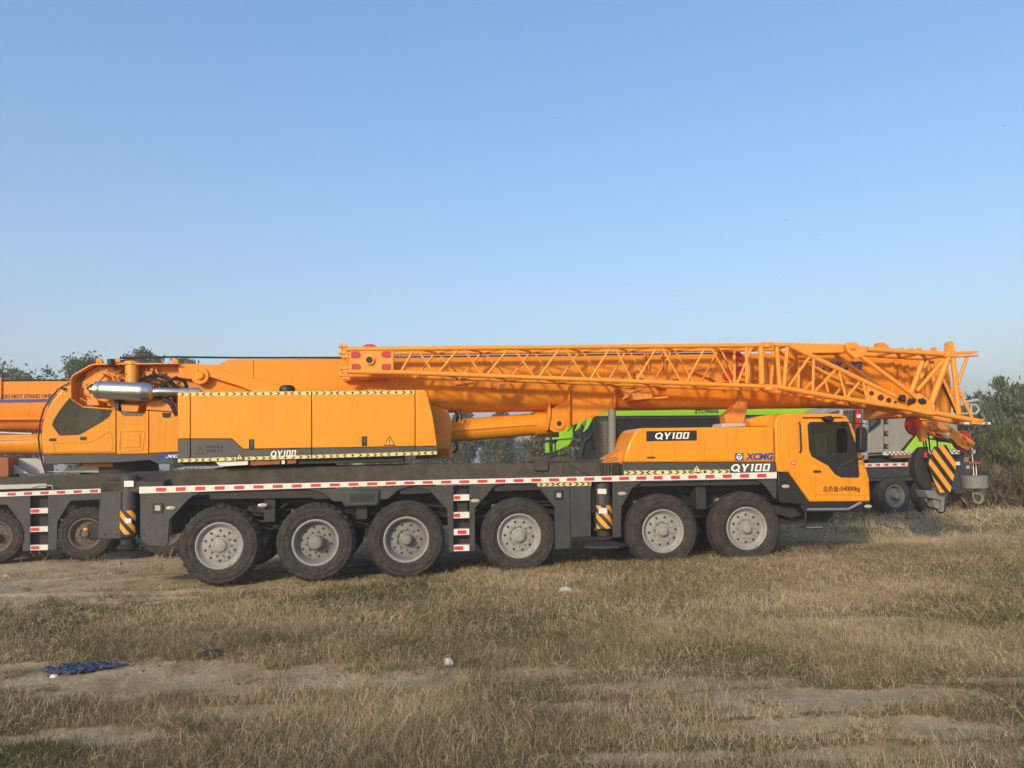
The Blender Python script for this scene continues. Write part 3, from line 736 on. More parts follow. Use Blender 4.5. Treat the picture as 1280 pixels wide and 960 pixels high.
# chassis frame
ch = m1()
uR, _ = F1.P(128, 640, 0.05); uF, _ = F1.P(1012, 640, .05)
ch.px([(208, 588), (500, 580), (775, 578), (775, 600), (208, 608)], .22, VW-.22, 0)
b1(ch, 'deck_box', 'greytop', .012)
ch = m1()
ch.box(uR+.6, uF-.2, .55, VW-.55, .78, 1.28)
ch.box(uR+.5, uF-.5, .42, VW-.42, 1.22, 1.34)
for i in range(len(wus)-1):
    um = (wus[i]+wus[i+1])/2; ch.box(um-.09, um+.09, .12, VW-.12, .95, 1.36)
for u in wus:
    for s in (.5, VW-.5): ch.tube([(u-.5, s, .8), (u-.25, s, .68), (u, s, .66), (u+.25, s, .68), (u+.5, s, .8)], .05, 6)
ch.box(uF-1.6, uF+.7, .5, VW-.5, .62, 1.0)
b1(ch, 'chassis_frame', 'dark', .01)
# rear outrigger box
rb = m1()
rb.px([(126, 603), (148, 603), (152, 600), (152, 674), (121, 674)], .03, VW, 0)
b1(rb, 'outrigger_box', 'grey', .015)
rb = m1(); u0, w0 = F1.P(126, 603, .03); u1, w1 = F1.P(214, 603, .03); _, wt = F1.P(210, 589, .9)
pts = [(u0, .03, w0), (u1-.12, .03, w0-.01), (u1+.02, .55, wt-.02), (u1+1.6, 1.0, wt), (u1+1.6, 1.8, wt), (u0+.15, 1.8, wt), (u0+.25, .7, wt)]
top = [Vector(p) for p in pts]; V = top + [p-Vector((0, 0, .16 if i < 2 else .3)) for i, p in enumerate(top)]; n = len(top)
rb.add(V, [tuple(range(n)), tuple(range(2*n-1, n-1, -1))]+[(i, (i+1) % n, (i+1) % n+n, i+n) for i in range(n)])
b1(rb, 'rear_deck', 'greytop', .01)
# deck clutter in front of the turntable
dk = m1()
dk.rect(668, 576, 685, 588, .16, .24); dk.rect(748, 578, 751, 598, .17, .225); dk.rect(764, 580, 766, 598, .17, .225)
for x in range(748, 776, 4): dk.rect(x, 579, x+1.4, 597, .18, .225)
dk.rect(702, 576, 704, 600, .2, .23); dk.rect(725, 578, 726.5, 600, .2, .23)
dk.tp([(712, 580, .2), (738, 594, .2)], .02, 8); dk.tp([(655, 577, .6), (672, 574, .6), (690, 577, .7)], .05, 8)
dk.tp([(690, 577, .9), (700, 574, .9), (716, 577, .9)], .06, 8)
dk.rect(642, 573, 650, 579, .9, 1.2); dk.rect(742, 574, 775, 580, .5, 2.2)
dk.each('deck_fitting', 'greytop', crane, bevel=.004)

# side skirts
def skirt(poly, v0=.02, th=.04, name='side_skirt', mt='grey', bv=.01):
    m = m1(); m.px(poly, v0, v0+th); return b1(m, name, mt, bv)
sk = skirt([(175, 616), (262, 614), (250, 616), (238, 622), (212, 650), (210, 681), (206, 684), (184, 682), (175, 674)])
sk2 = skirt([(385, 612), (520, 607), (506, 610), (497, 614), (485, 624), (475, 625), (474, 631), (470, 633), (433, 634), (429, 631), (428, 627), (416, 627), (405, 617)])
m = m1(); m.px([(430, 614), (474, 612), (473, 630), (470, 632), (434, 633), (431, 630)], -.03, .015); b1(m, 'battery_box', 'grey', .02)
m = m1(); m.px([(437, 618), (469, 617), (468, 627), (438, 628)], -.034, -.025); b1(m, 'battery_cover', 'dark', .004)
sk3 = skirt([(522, 608), (567, 607), (567, 690), (561, 690), (559, 637), (536, 613)])
sk3b = skirt([(587, 606), (636, 604), (618, 608), (594, 636), (594, 689), (587, 689)])
# ladder
for i, y in enumerate((618, 640, 661, 681)):
    m = m1(); m.px([(567.3, y+.5), (586.7, y), (586.7, y+7.5), (567.3, y+8)], .0, .16, 0)
    m.px([(567.6, y+2), (575 if i < 3 else 579, y+1.8), (575 if i < 3 else 579, y+6.4), (567.6, y+6.6)] if i != 2 else [(572, y+2), (583, y+1.8), (583, y+6.4), (572, y+6.6)], -.004, .001, 1)
    b1(m, 'ladder_step', ['white', 'red'], 0)
m = m1(); m.rect(567, 607, 587, 689, .19, .22); b1(m, 'ladder_back', 'dark', 0)
sk4 = skirt([(662, 604), (694, 603.5), (713, 603.5), (713, 686), (694, 686.5), (693, 634), (672, 608)])
m = m1(); m.px([(713.5, 603.5), (739, 603), (739, 671), (713.5, 672)], .02, .3); b1(m, 'tool_box', 'grey', .012)
sk5 = skirt([(766, 602), (820, 600), (801, 604), (791, 610), (777, 634), (776, 672), (766, 672)])
sk6 = skirt([(944, 598), (971, 597), (971, 624), (967, 623), (957, 608)])
skirt([(801, 600), (946, 597), (946, 600), (801, 603.5)])
# inner mudguards (dark arches above wheels)
mg = m1()
for a, b_, y in ((262, 392, 622), (392, 420, 622), (500, 545, 616), (618, 680, 612), (800, 950, 606)):
    mg.px([(a, y-8), (b_, y-9), (b_, y), (a, y+2)], .06, .6)
mg.px([(310, 614), (345, 613), (345, 645), (310, 645)], .35, .8)
mg.each('inner_mudguard', 'dark', crane, bevel=0)

cl = m1(); rc = random.Random(8)
for i in range(len(wus)-1):
    for q in range(5):
        ua = wus[i]+rc.uniform(.25, .5); ub = wus[i+1]-rc.uniform(.2, .5); w0 = rc.uniform(.95, 1.35); w1 = rc.uniform(.95, 1.35); v = rc.uniform(.25, .45)
        cl.tube([(ua, v, w0), ((ua+ub)/2, v-.05, min(w0, w1)-rc.uniform(.02, .15)), (ub, v, w1)], rc.uniform(.012, .025), 6)
cl.each('brake_hose', 'hose', crane)
cl = m1()
for u in wus[1:]:
    cl.lathe((u-.42, .30, 1.02), (1, 0, 0), [(.09, 0), (.11, .02), (.11, .22), (.09, .24)], 18)
    cl.lathe((u+.20, .34, .98), (1, 0, 0), [(.07, 0), (.095, .02), (.095, .14), (.07, .16)], 18)
cl.each('brake_chamber', 'rimdark', crane)
bt = m1()
for x, y in ((180, 622), (180, 668), (206, 668), (206, 655), (564, 614), (564, 650), (564, 684), (590, 614), (590, 684), (697, 680), (710, 680), (697, 640), (710, 640), (710, 610), (770, 610), (773, 666), (770, 640), (718, 608), (735, 608), (718, 668), (735, 667), (130, 612), (146, 612), (130, 668), (146, 668)):
    c = F1.Q(x, y, .02); bt.lathe((c.x, .02, c.z), (0, -1, 0), [(.014, 0), (.014, .010), (.007, .012)], 6)
b1(bt, 'bolt_heads', 'greytop', 0)['kind'] = 'stuff'
# reflective strip
rs = m1()
rs.px([(174, 608.5), (971, 590), (971, 598), (500, 606.5), (174, 617)], -.006, .016, 0)
k = 0; x = 195.0; st = 24.6
def tapey(x): 
    f = (x-174)/(971-174); return 608.5 + (590-608.5)*f, (617+(606.5-617)*(x-174)/326 if x < 500 else 606.5+(598-606.5)*(x-500)/471)
while x < 966:
    w = 12.4 if x < 800 else 11; a0, b0 = tapey(x); a1, b1_ = tapey(x+w)
    rs.px([(x, a0+(b0-a0)*.22), (x+w, a1+(b1_-a1)*.22), (x+w, a1+(b1_-a1)*.78), (x, a0+(b0-a0)*.78)], -.010, -.005, 1)
    x += st; st = max(21.6, st-.12)
b1(rs, 'reflective_strip', ['white', 'red'], 0)
cv = m1(); chevrons(cv, F1, 672, 603.6, 739, 602.6, 4.6, .018, 9); b1(cv, 'hazard_tape', ['yellow', 'black'], 0)

# outrigger jacks
def jack(cx, ytop, ymid, ybot, ypad, r, v, lab, xoff=0):
    g = m1(); s = (F1.O.y)  # cylinder axis vertical
    u, wt_ = F1.P(cx, ytop, v); _, wm = F1.P(cx, ymid, v); _, wb = F1.P(cx, ybot, v); _, wp = F1.P(cx, ypad, v)
    e = empty('outrigger_jack', (0, 0, 0), 0, crane)
    g = MB(); g.lathe((u, v, 0), (0, 0, 1), [(r*.8, wt_+.03), (r*.95, wt_), (r*.95, wm), (r*1.04, wm-.01), (r*1.04, wb+.03), (r*.9, wb)], 28)
    g.build('jack_cylinder', 'grey', e, bevel=0)
    g = MB(); g.box(u-r*1.15, u+r*1.15, v-r*.4, v+r*1.5, wb-.03, wb+.03); g.lathe((u, v, 0), (0, 0, 1), [(r*.75, wb-.13), (r*.75, wb-.03)], 20)
    g.lathe((u, v, 0), (0, 0, 1), [(r*1.0, wb-.17), (r*1.05, wb-.13), (r*.8, wb-.11)], 20)
    g.build('jack_foot', 'dark', e)
    g = MB(); a = r*2.3
    oc = [(u+a*math.cos(R(22.5+45*k))*1.15, v+a*math.sin(R(22.5+45*k))) for k in range(8)]
    V = [(x, y, wp) for x, y in oc]+[(x, y, wp+.035) for x, y in oc]+[(u+(x-u)*.35, v+(y-v)*.35, wp+.10) for x, y in oc]
    F = [tuple(range(7, -1, -1)), tuple(range(16, 24))]+[(k, (k+1) % 8, (k+1) % 8+8, k+8) for k in range(8)]+[(k+8, (k+1) % 8+8, (k+1) % 8+16, k+16) for k in range(8)]
    g.add(V, F); g.build('float_pad', 'dark', e)
    return e, u, wm, wb
e1, ju, jm, jb = jack(162.5, 596, 640, 671, 696, .145, .16, 'rear')
# curved hazard stripes on the jack
def hazwrap(e, u, v, r, w0, w1, sl=1.0, n=3, name='hazard_stripes'):
    g = MB(); seg = 18
    for k in range(seg):
        a0 = -math.pi/2-1.0+2.0*k/seg; a1 = -math.pi/2-1.0+2.0*(k+1)/seg
        # amber bands slanting
        for b in range(-1, n+1):
            hgt = (w1-w0)/n
            def yy(a): return w0 + b*hgt - (a+math.pi/2)*.11*sl
            p = []
            l0, h0 = max(w0, yy(a0)), min(w1, yy(a0)+hgt*.52); l1, h1 = max(w0, yy(a1)), min(w1, yy(a1)+hgt*.52)
            if h0-l0 < .002 or h1-l1 < .002: continue
            for rr in (r, r+.004):
                p += [(u+math.cos(a0)*rr, v+math.sin(a0)*rr, l0), (u+math.cos(a1)*rr, v+math.sin(a1)*rr, l1), (u+math.cos(a1)*rr, v+math.sin(a1)*rr, h1), (u+math.cos(a0)*rr, v+math.sin(a0)*rr, h0)]
            g.add(p, [(0, 1, 2, 3), (4, 5, 6, 7), (0, 1, 5, 4), (3, 2, 6, 7), (0, 3, 7, 4), (1, 2, 6, 5)])
    g.build(name, 'hazy', e)
_, wa = F1.P(162, 668, .02); _, wb_ = F1.P(162, 638, .02)
hazwrap(e1, ju, .16, .152, wa, wb_, 1.6, 2)
g = m1(); g.rect(155, 601, 167, 608.5, -.002, .006); g.rect(156, 648, 164, 654, -.004, .004); b1(g, 'warning_plate', 'white', 0)
e2, ju, jm, jb = jack(752.5, 604, 631, 661, 683, .155, .20, 'front')
_, wa = F1.P(753, 661, .04); _, wb_ = F1.P(753, 632, .04)
hazwrap(e2, ju, .20, .163, wa, wb_, 1.6, 2)
g = m1(); g.rect(747, 611, 758, 617.5, .03, .036); g.rect(748.5, 635, 759, 642, .022, .030); b1(g, 'warning_plate', 'white', 0)
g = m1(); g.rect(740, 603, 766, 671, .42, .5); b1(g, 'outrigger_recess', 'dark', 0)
# side lamps
for x, y, s in ((197, 635, 6.5), (698.5, 619, 5.5)):
    m = m1(); m.px([(x-s, y-s), (x+s, y-s), (x+s, y+s), (x-s, y+s)], .0, .019); fr_ = b1(m, 'work_light', 'black', .004)
    m = m1(); m.px([(x-s*.5, y-s*.5), (x+s*.5, y-s*.5), (x+s*.5, y+s*.5), (x-s*.5, y+s*.5)], -.006, .001); o = m.build('lens', 'lamp', fr_)
for x, y in ((213.5, 635), (328, 631.5), (594, 626), (777.5, 617), (982, 608), (1085, 633)):
    m = m1(); c = F1.Q(x, y, .018); m.lathe((0, 0, 0), (0, -1, 0), [(.075, 0), (.07, .012), (.04, .02), (.0001, .022)], 20)
    o = m.build('marker_lamp', 'lamp', crane); o.location = c; o.scale = (1, 1, .42)
    m = MB(); m.disc((0, -.026, 0), .028, .008, 12); q = m.build('lamp_center', 'amber', o)
# under strip sticker
# ---- hood of the truck engine (front)
vH = .03
m = m1(); m.px([(780, 578.5), (782, 566), (787, 552), (793, 541), (797, 537), (802, 535), (968, 533), (969, 578)], vH, 1.0)
hood = b1(m, 'engine_hood', 'orange', .045, seg=4)
m = m1(); m.px([(778.5, 579.2), (970, 577.8), (970, 590.3), (778.5, 594.8)], vH+.004, 1.0); b1(m, 'hood_band', 'band', .01)
cv = m1(); chevrons(cv, F1, 780, 588.4, 912, 587, 5, vH+.003, 15); b1(cv, 'hazard_tape', ['yellow', 'black'], 0)
m = m1(); m.px([(808, 539), (871, 538), (871, 550.5), (808, 551.5)], vH-.004, vH+.001); pl = b1(m, 'name_plate', 'black', 0)
m = m1(); qy100(F1, m, 818, 540.8, 862, 549.2, vH-.005, -.5); b1(m, 'plate_lettering', 'whitep', 0)
m = m1(); qy100(F1, m, 913, 580.2, 963, 589.6, vH+.003, -.6); b1(m, 'band_lettering', 'whitep', 0)
def emblem(fr, x0, y0, x1, y1, v, parent):
    m = MB(fr); m.rect(x0, y0, x1, y1, v-.003, v, 0)
    cx, cy = (x0+x1)/2, (y0+y1)/2; r = (x1-x0)*.36
    m.px([(cx+r*math.cos(R(a)), cy+r*math.sin(R(a))) for a in range(0, 360, 30)], v-.006, v-.003, 1)
    m.px([(cx-r*.8, cy-r*.55), (cx+r*.8, cy-r*.55), (cx, cy+r*.8)], v-.009, v-.006, 0)
    m.px([(cx-r*.3, cy-r*.3), (cx+r*.3, cy-r*.3), (cx, cy+r*.3)], v-.011, v-.009, 1)
    m.build('emblem', ['blue', 'whitep'], parent)
emblem(F1, 919, 566.5, 929.5, 575.5, vH-.001, crane)
m = text_mb(F1, 'XCMG', quad(932, 566.6, 966.5, 575.2, -.4), vH-.001, bold=.045, shear=.15); b1(m, 'maker_lettering', 'blue', 0)
# filler door (thin proud panel) and handle
m = m1(); m.px([(804, 577), (806, 562), (809, 555), (813, 553.3), (838, 553), (843, 555), (844.5, 562), (844, 577)], vH-.006, vH+.004); fd = b1(m, 'filler_door', 'orange', .004)
m = m1(); m.px([(809, 571), (819, 571), (819, 573), (809, 573)], vH-.012, vH-.005); m.build('door_handle', 'black', fd)
m = m1(); c = F1.Q(845.5, 561, vH); m.disc((c.x, vH-.012, c.z), .03, .014, 12); m.rect(843, 564, 848, 568, vH-.01, vH+.002); m.build('hinge', 'orange', crane)
def triangle(fr, cx, y0, y1, v, parent, name='warning_sign', mt=('yellow', 'black')):
    m = MB(fr); h = y1-y0; w = h*.58
    m.px([(cx-w, y1), (cx+w, y1), (cx, y0)], v-.004, v, 1); m.px([(cx-w*.8, y1-h*.09), (cx+w*.8, y1-h*.09), (cx, y0+h*.17)], v-.007, v-.004, 0)
    m.px([(cx-h*.06, y0+h*.4), (cx+h*.06, y0+h*.4), (cx+h*.03, y0+h*.68), (cx-h*.03, y0+h*.68)], v-.009, v-.007, 1)
    m.px([(cx-h*.06, y0+h*.74), (cx+h*.06, y0+h*.74), (cx+h*.06, y0+h*.82), (cx-h*.06, y0+h*.82)], v-.009, v-.007, 1)
    return m.build(name, list(mt), parent)
triangle(F1, 871, 579.8, 590.8, vH, crane)
# radiator grille block + exhaust guard
m = m1(); m.px([(757, 592), (756, 578), (760, 573), (784, 559), (784, 592)], .25, .85); b1(m, 'grille_block', 'machor', .01)
m = m1()
for k in range(6): m.px([(758, 572.5+k*3.2), (772, 571+k*3.2), (772, 572+k*3.2), (758, 573.5+k*3.2)], .235, .252)
b1(m, 'grille_slats', 'rust', 0)
m = m1(); c = F1.Q(763, 560, .75); c.y = 1.2; c.x = F1.Q(763, 560, 1.0).x; _, wt_ = F1.P(763, 526, 1.0); _, wb_ = F1.P(763, 592, 1.0)
m.lathe((c.x, 1.2, 0), (0, 0, 1), [(.22, wb_), (.22, wt_), (.19, wt_+.04)], 28, 0)
hs = m
for i in range(13):
    for j in range(9):
        a = -math.pi/2 - 1.15 + 2.3*j/8 + (i % 2)*.14; w_ = wb_+.12+i*(wt_-wb_-.2)/12
        hs.disc((c.x+math.cos(a)*.217, 1.2+math.sin(a)*.217, w_), .016, .008, 6, 1, ax=(math.cos(a), math.sin(a), 0))
eg = b1(m, 'exhaust_guard', ['grey', 'black'], 0)
m = m1(); m.tp([(765, 575, .9), (765, 512, .9)], .07, 14); m.each('exhaust_pipe', 'rimdark', crane, bevel=0)
# ---- driver's cab
vC = .04
cabpoly = [(969, 527), (973, 519), (980, 516.8), (1050, 517), (1058, 520), (1064, 528), (1070, 543), (1081, 577), (1087, 600), (1088.5, 627), (1012.5, 627.5), (986, 590.3), (972, 590.3), (970, 575)]
WIN = [(1013.5, 534), (1016, 531), (1056, 530.5), (1059, 533), (1068.5, 563), (1070, 569), (1022, 569.5), (1017, 567), (1014.5, 561)]
m = m1(); m.holed(cabpoly, WIN, 1, 8, 0, 5, vC, 2.35, 0, 1); b1(m, 'cab_body', ['orange', 'seat'], .05, seg=4)
m = m1(); m.px([(1019, 546), (1021, 541), (1031, 540.5), (1034, 545), (1035, 560), (1037, 574), (1019, 574)], .45, .95); m.px([(1023, 533), (1030, 533), (1031, 541), (1023, 541)], .55, .85); b1(m, 'driver_seat', 'seat', .03)
c = F1.Q(1056, 566, .7); m = m1(); m.lathe(c, (-.8, 0, .55), [(.19, -.012), (.205, 0), (.19, .012), (.175, 0)], 24, closed=True); m.tube([c, c+Vector((.12, 0, -.2))], .03, 6); b1(m, 'steering_wheel', 'black', 0)
m = m1(); m.px(WIN, 2.28, 2.30); b1(m, 'far_window', 'tint', 0)
m = m1(); m.px([(936, 525), (950, 520), (970, 517.5), (975, 519), (975, 533), (940, 533)], .35, .6); b1(m, 'cab_fairing', 'orange', .03, seg=3)
m = m1(); m.holed([(1003, 525), (1060, 524.5), (1064, 534), (1078, 577), (1083, 600), (1084.5, 619), (1018, 618.5), (1014, 605), (1006, 578), (1004, 555)], WIN, 0, 4, 0, 5, vC-.012, vC-.001)
door = b1(m, 'cab_door', 'orange', .01, seg=2)
m = m1(); m.holed([(1009.5, 531), (1012.5, 527.5), (1058, 527), (1061, 530), (1071, 560), (1074.5, 594), (1073, 597), (1052, 597), (1044, 593), (1035, 582), (1024, 576), (1015, 571), (1011.5, 563)], WIN, 0, 5, 0, 5, vC-.018, vC-.010)
m.build('window_surround', 'black', door)
m = m1(); m.px([(1013.5, 534), (1016, 531), (1056, 530.5), (1059, 533), (1068.5, 563), (1070, 569), (1022, 569.5), (1017, 567), (1014.5, 561)], vC-.015, vC-.012)
gl = m.build('window_glass', 'tint', door)
m = m1(); m.px([(1018, 534), (1034, 533), (1036, 566), (1021, 566)], vC-.0235, vC-.0215); m.px([(1052, 553), (1064, 553), (1066, 567), (1054, 567)], vC-.0235, vC-.0215)
m = m1(); m.tp([(999, 528, vC-.01), (1000, 531, vC-.05), (1001.5, 562, vC-.05), (1000, 566, vC-.01)], .014, 8); b1(m, 'grab_handle', 'black', 0)
m = m1(); m.px([(1017, 588), (1026, 588), (1027, 590.5), (1018, 590.8)], vC-.03, vC-.012); m.build('door_handle', 'black', door)
m = m1(); m.rect(989, 576, 994.5, 581, vC-.004, vC+.001, 0); m.rect(990.3, 577, 991.4, 580, vC-.007, vC-.003, 1); m.rect(992.3, 577, 993.4, 580, vC-.007, vC-.003, 1); b1(m, 'red_sticker', ['red', 'white'], 0)
m = text_mb(F1, '总质量', quad(1028.5, 607.6, 1048, 614.8, 0), vC-.012, bold=0.004); text_mb(F1, ':54000kg', quad(1049, 608, 1075, 615.6, -.3), vC-.012, mb=m, bold=.022); b1(m, 'weight_lettering', 'maroon', 0)
m = m1(); m.px([(973, 591.5), (986, 590.8), (1012, 627.8), (1011, 631), (974, 628), (972, 612)], vC+.01, 2.3); b1(m, 'cab_fender', 'black', .01)
m = m1(); m.px([(1000, 627.8), (1089, 627.3), (1088, 634), (1075, 640), (1004, 640)], vC+.03, 2.3); b1(m, 'front_bumper', 'black', .015)
m = m1(); m.px([(966, 632), (1010, 630), (1010, 642), (990, 648), (966, 642)], .3, 2.2, 0); b1(m, 'steering_gear', 'dark', .02)
m = m1(); m.tp([(1008, 637.2, .0), (1060, 636.8, .0), (1076, 628.5, .02)], .03, 8); m.tube([F1.Q(1008, 637.2, .16), F1.Q(1060, 636.8, .16)], .03, 8)
for k in range(12): m.tube([F1.Q(1010+k*4.3, 637, .0), F1.Q(1010+k*4.3, 637, .16)], .012, 5)
st1 = b1(m, 'cab_step', 'steel', 0)
m = m1(); m.tp([(1007, 640, .0), (1007, 660.5, .0), (1028, 660.5, .0), (1047, 641, .0)], .018, 8); m.tp([(1007, 640, .2), (1007, 660.5, .2), (1028, 660.5, .2), (1047, 641, .2)], .018, 8)
b1(m, 'lower_step', 'dark', 0)
m = m1(); m.px([(1008, 658.6), (1028, 658.4), (1029, 660.4), (1008, 660.6)], -.01, .21); b1(m, 'step_tread', 'steel', 0)
m = m1(); m.tp([(1052, 527, -.0), (1072, 529, -.25), (1083, 530, -.3)], .012, 6); m.tp([(1080, 569, -.28), (1078, 573, -.2), (1068, 576, .0)], .012, 6); b1(m, 'mirror_arm', 'black', 0)
m = m1(); m.px([(1075.5, 536), (1078, 533), (1083, 534), (1085, 541), (1084.5, 563), (1082, 566), (1077, 565), (1075, 560)], -.36, -.2); b1(m, 'side_mirror', 'black', .02, seg=3)
m = m1(); m.px([(1031, 520.5), (1040, 519.5), (1044, 524), (1041, 527.5), (1033, 525)], -.12, .04); b1(m, 'blind_spot_mirror', 'black', .02, seg=3)
m = m1(); m.tp([(1050, 582, vC-.024), (1068, 575, vC-.024)], .008, 6); m.tp([(1048, 586, vC-.024), (1059, 586, vC-.024)], .005, 6); m.build('door_trim', 'band', door)
m = m1(); m.px([(1003, 521.3), (1052, 521), (1056, 523), (1003, 523.2)], vC-.006, vC+.004); b1(m, 'rain_gutter', 'maroon', 0)
m = m1(); m.px([(978, 524), (996, 523), (998, 545), (998, 570), (990, 588), (978, 588)], vC-.004, vC+.01); b1(m, 'cab_side_panel', 'orange', .006)
# roof rest for boom
m = m1(); m.px([(922, 497), (936, 497), (935, 510), (930, 529), (908, 529), (906, 519), (914, 513), (920, 505)], 1.0, 1.3); b1(m, 'boom_rest', 'machor', .02)
m = m1(); m.px([(904, 529), (936, 528.5), (938, 533), (902, 534)], .9, 1.4); b1(m, 'rest_plate', 'silver', .01)

# ---- superstructure hood (four panels)
vS = .0
def ytop(x): return 490.3 + (487.2-490.3)*(x-222)/(533-222)
def ybot(x): return 578 + (568.5-578)*(x-222)/(547-222)
core = m1(); core.px([(224, 492), (530, 489), (545, 558), (545, 566), (224, 576)], vS+.03, .72); b1(core, 'hood_core', 'black', 0)
def bandtop(x):
    if x < 290: return 548.5
    if x < 304: return 548.5+(561.5-548.5)*(x-290)/14
    return 561.5+(557.5-561.5)*(x-304)/(547-304)
panels = [(222, 237.6), (238.4, 389.2), (390.2, 518.6), (519.4, 547)]
for k, (a, b_) in enumerate(panels):
    xs = [a]+[q for q in (290, 304) if a < q < b_]+[b_]
    m = m1()
    if k == 3:
        m.px([(a, ytop(a)), (531, 487.2), (534, 492), (541, 520), (546.5, bandtop(547)-.2), (a, bandtop(a)-.2)], vS, .75)
    else: m.px([(a, ytop(a)), (b_, ytop(b_))]+[(x, bandtop(x)-.2) for x in reversed(xs)], vS, .75)
    p = b1(m, 'hood_panel', 'orange', .012, seg=3)
    m = m1(); m.px([(x, bandtop(x)+.2) for x in xs]+[(b_, ybot(b_)), (a, ybot(a))], vS+.001, .75)
    b1(m, 'lower_panel', 'band', .008)
cv = m1(); chevrons(cv, F1, 223, 490.8, 388.8, 489.2, 4.3, vS, 18); chevrons(cv, F1, 390.8, 489.2, 518, 488.0, 4.3, vS, 14)
chevrons(cv, F1, 222.5, 573.6, 295, 571.4, 4.3, vS+.001, 8); chevrons(cv, F1, 306, 571.1, 389, 568.7, 4.3, vS+.001, 9); chevrons(cv, F1, 390.5, 568.7, 546, 563.9, 4.3, vS+.001, 17)
b1(cv, 'hazard_tape', ['yellow', 'black'], 0)
m = m1(); qy100(F1, m, 338, 563.6, 370.5, 571.6, vS, -.9); b1(m, 'band_lettering', 'whitep', 0)
for x, y in ((314.5, 555), (455.5, 551.5)):
    m = m1(); m.rect(x-3.4, y-6, x+3.4, y+6, vS-.004, vS+.001); lt = m.build('latch', 'black', crane)
    m = m1(); m.rect(x-1.5, y-4, x+1.5, y+1, vS-.008, vS-.003); m.build('latch_paddle', 'band', lt)
triangle(F1, 299.3, 566.5, 575, vS-.002, crane); triangle(F1, 487, 544.5, 557, vS-.001, crane, mt=('hazy', 'black')); triangle(F1, 249.5, 557, 567.5, vS, crane, mt=('band', 'black'))
m = m1()
for k in range(2):
    for j in range(5): m.rect(258+j*4.4, 557+k*5, 261+j*4.4, 560.2+k*5, vS-.003, vS, 0)
b1(m, 'panel_stencil', 'black', 0)
m = m1(); c = F1.Q(359, 487.5, .3); m.lathe((c.x, .3, c.z-.02), (0, 0, 1), [(.13, 0), (.13, .04), (.11, .08), (.06, .1), (.0001, .105)], 20); b1(m, 'roof_dome', 'black', 0)
# turntable and underside
m = m1(); c = F1.Q(345, 590, .9); m.lathe((c.x, 1.38, 0), (0, 0, 1), [(1.0, 1.55), (1.0, 1.72), (1.1, 1.72), (1.1, 1.82), (.95, 1.84), (.95, 2.02)], 48)
b1(m, 'turntable', 'dark', 0)
m = m1(); ul, _ = F1.P(226, 570, .5); ur, _ = F1.P(505, 570, .5); m.box(ul, ur, .1, VW-.15, 1.86, 2.0); b1(m, 'platform_base', 'dark', .01)
m = m1(); m.px([(269, 577), (310, 575.5), (310, 581), (275, 583)], .04, .06, 0); m.px([(313, 576), (350, 574.8), (350, 580), (313, 582)], .04, .06, 1); m.px([(352, 575), (356, 575), (356, 580), (352, 580)], .04, .06, 0); m.px([(359, 575), (370, 574), (370, 579), (359, 580)], .04, .06, 1)
b1(m, 'specification_plate', ['white', 'rust'], 0)
# platform side plates carrying the boom foot
m = m1()
pp = [(89, 497), (88, 474), (91, 469), (112, 456.5), (118, 455), (224, 454), (300, 457), (420, 489), (470, 510), (470, 560), (222, 560), (222, 516), (103, 507.5)]
m.px(pp, .98, 1.02); m.px(pp, 1.75, 1.79)
m.each('turret_plate', 'machor', crane, bevel=.008)
m = m1(); rimp = [(222, 453.6), (118, 454.6), (112, 456), (91, 468.5), (88, 473.5), (88.5, 498), (103, 508), (160, 512)]
for i in range(len(rimp)-1): m.px([rimp[i], rimp[i+1], (rimp[i+1][0]+.6, rimp[i+1][1]+1.2), (rimp[i][0]+.6, rimp[i][1]+1.2)], .72, 1.0)
b1(m, 'plate_flange', 'orange', 0)
m = m1(); m.px([(223, 455), (252, 455.2), (262, 458), (372, 488), (420, 500), (340, 500), (300, 483), (258, 470), (238, 474), (223, 472)], .84, .98); b1(m, 'hinge_arm', 'boomor', .012)
m = m1(); c = F1.Q(250.5, 470, .84); m.lathe((c.x, .82, c.z), (0, 1, 0), [(.14, -.02), (.15, 0), (.15, .04)], 24); m.lathe((c.x, .82, c.z), (0, -1, 0), [(.07, 0), (.07, .06), (.04, .07)], 16)
m.px([(240, 464), (246, 461), (251, 470), (247, 473)], .77, .80); b1(m, 'hinge_pin', 'boomor', .004)
# winch drum and clutter
m = m1(); m.tp([(165, 454, .82), (165, 480, .82)], .105, 20); m.tp([(165, 452, .82), (165, 456, .82)], .125, 20); b1(m, 'winch_motor', 'tube', 0)
m = m1(); c = F1.Q(128, 480, .9)
m.lathe((c.x, .92, c.z), (0, 1, 0), [(.30, -.04), (.34, 0), (.34, .04)], 40, 0, mod=lambda j, k: 1.0 if k % 4 < 2 else .93); m.lathe((c.x, .86, c.z), (0, 1, 0), [(.16, -.03), (.2, 0), (.2, .06)], 24)
for k in range(10): g_ = 2*math.pi*k/10; m.disc((c.x+.25*math.cos(g_), .86, c.z+.25*math.sin(g_)), .02, .03, 8)
b1(m, 'winch_gear', 'machor', 0)
r_ = random.Random(3)
m = m1(); m2 = m1()
for k in range(34):
    x = r_.uniform(100, 215); y = r_.uniform(462, 500); x2 = x+r_.uniform(-26, 26); y2 = y+r_.uniform(-14, 14)
    x2 = min(max(x2, 96), 216); y2 = min(max(y2, 459), 502); v = r_.uniform(.72, .95)
    (m if k % 3 else m2).tp([(x, y, .96), (x, y, v), ((x+x2)/2+r_.uniform(-5, 5), (y+y2)/2+r_.uniform(-6, 6), v), (x2, y2, v), (x2, y2, .96)], r_.uniform(.009, .022), 6)
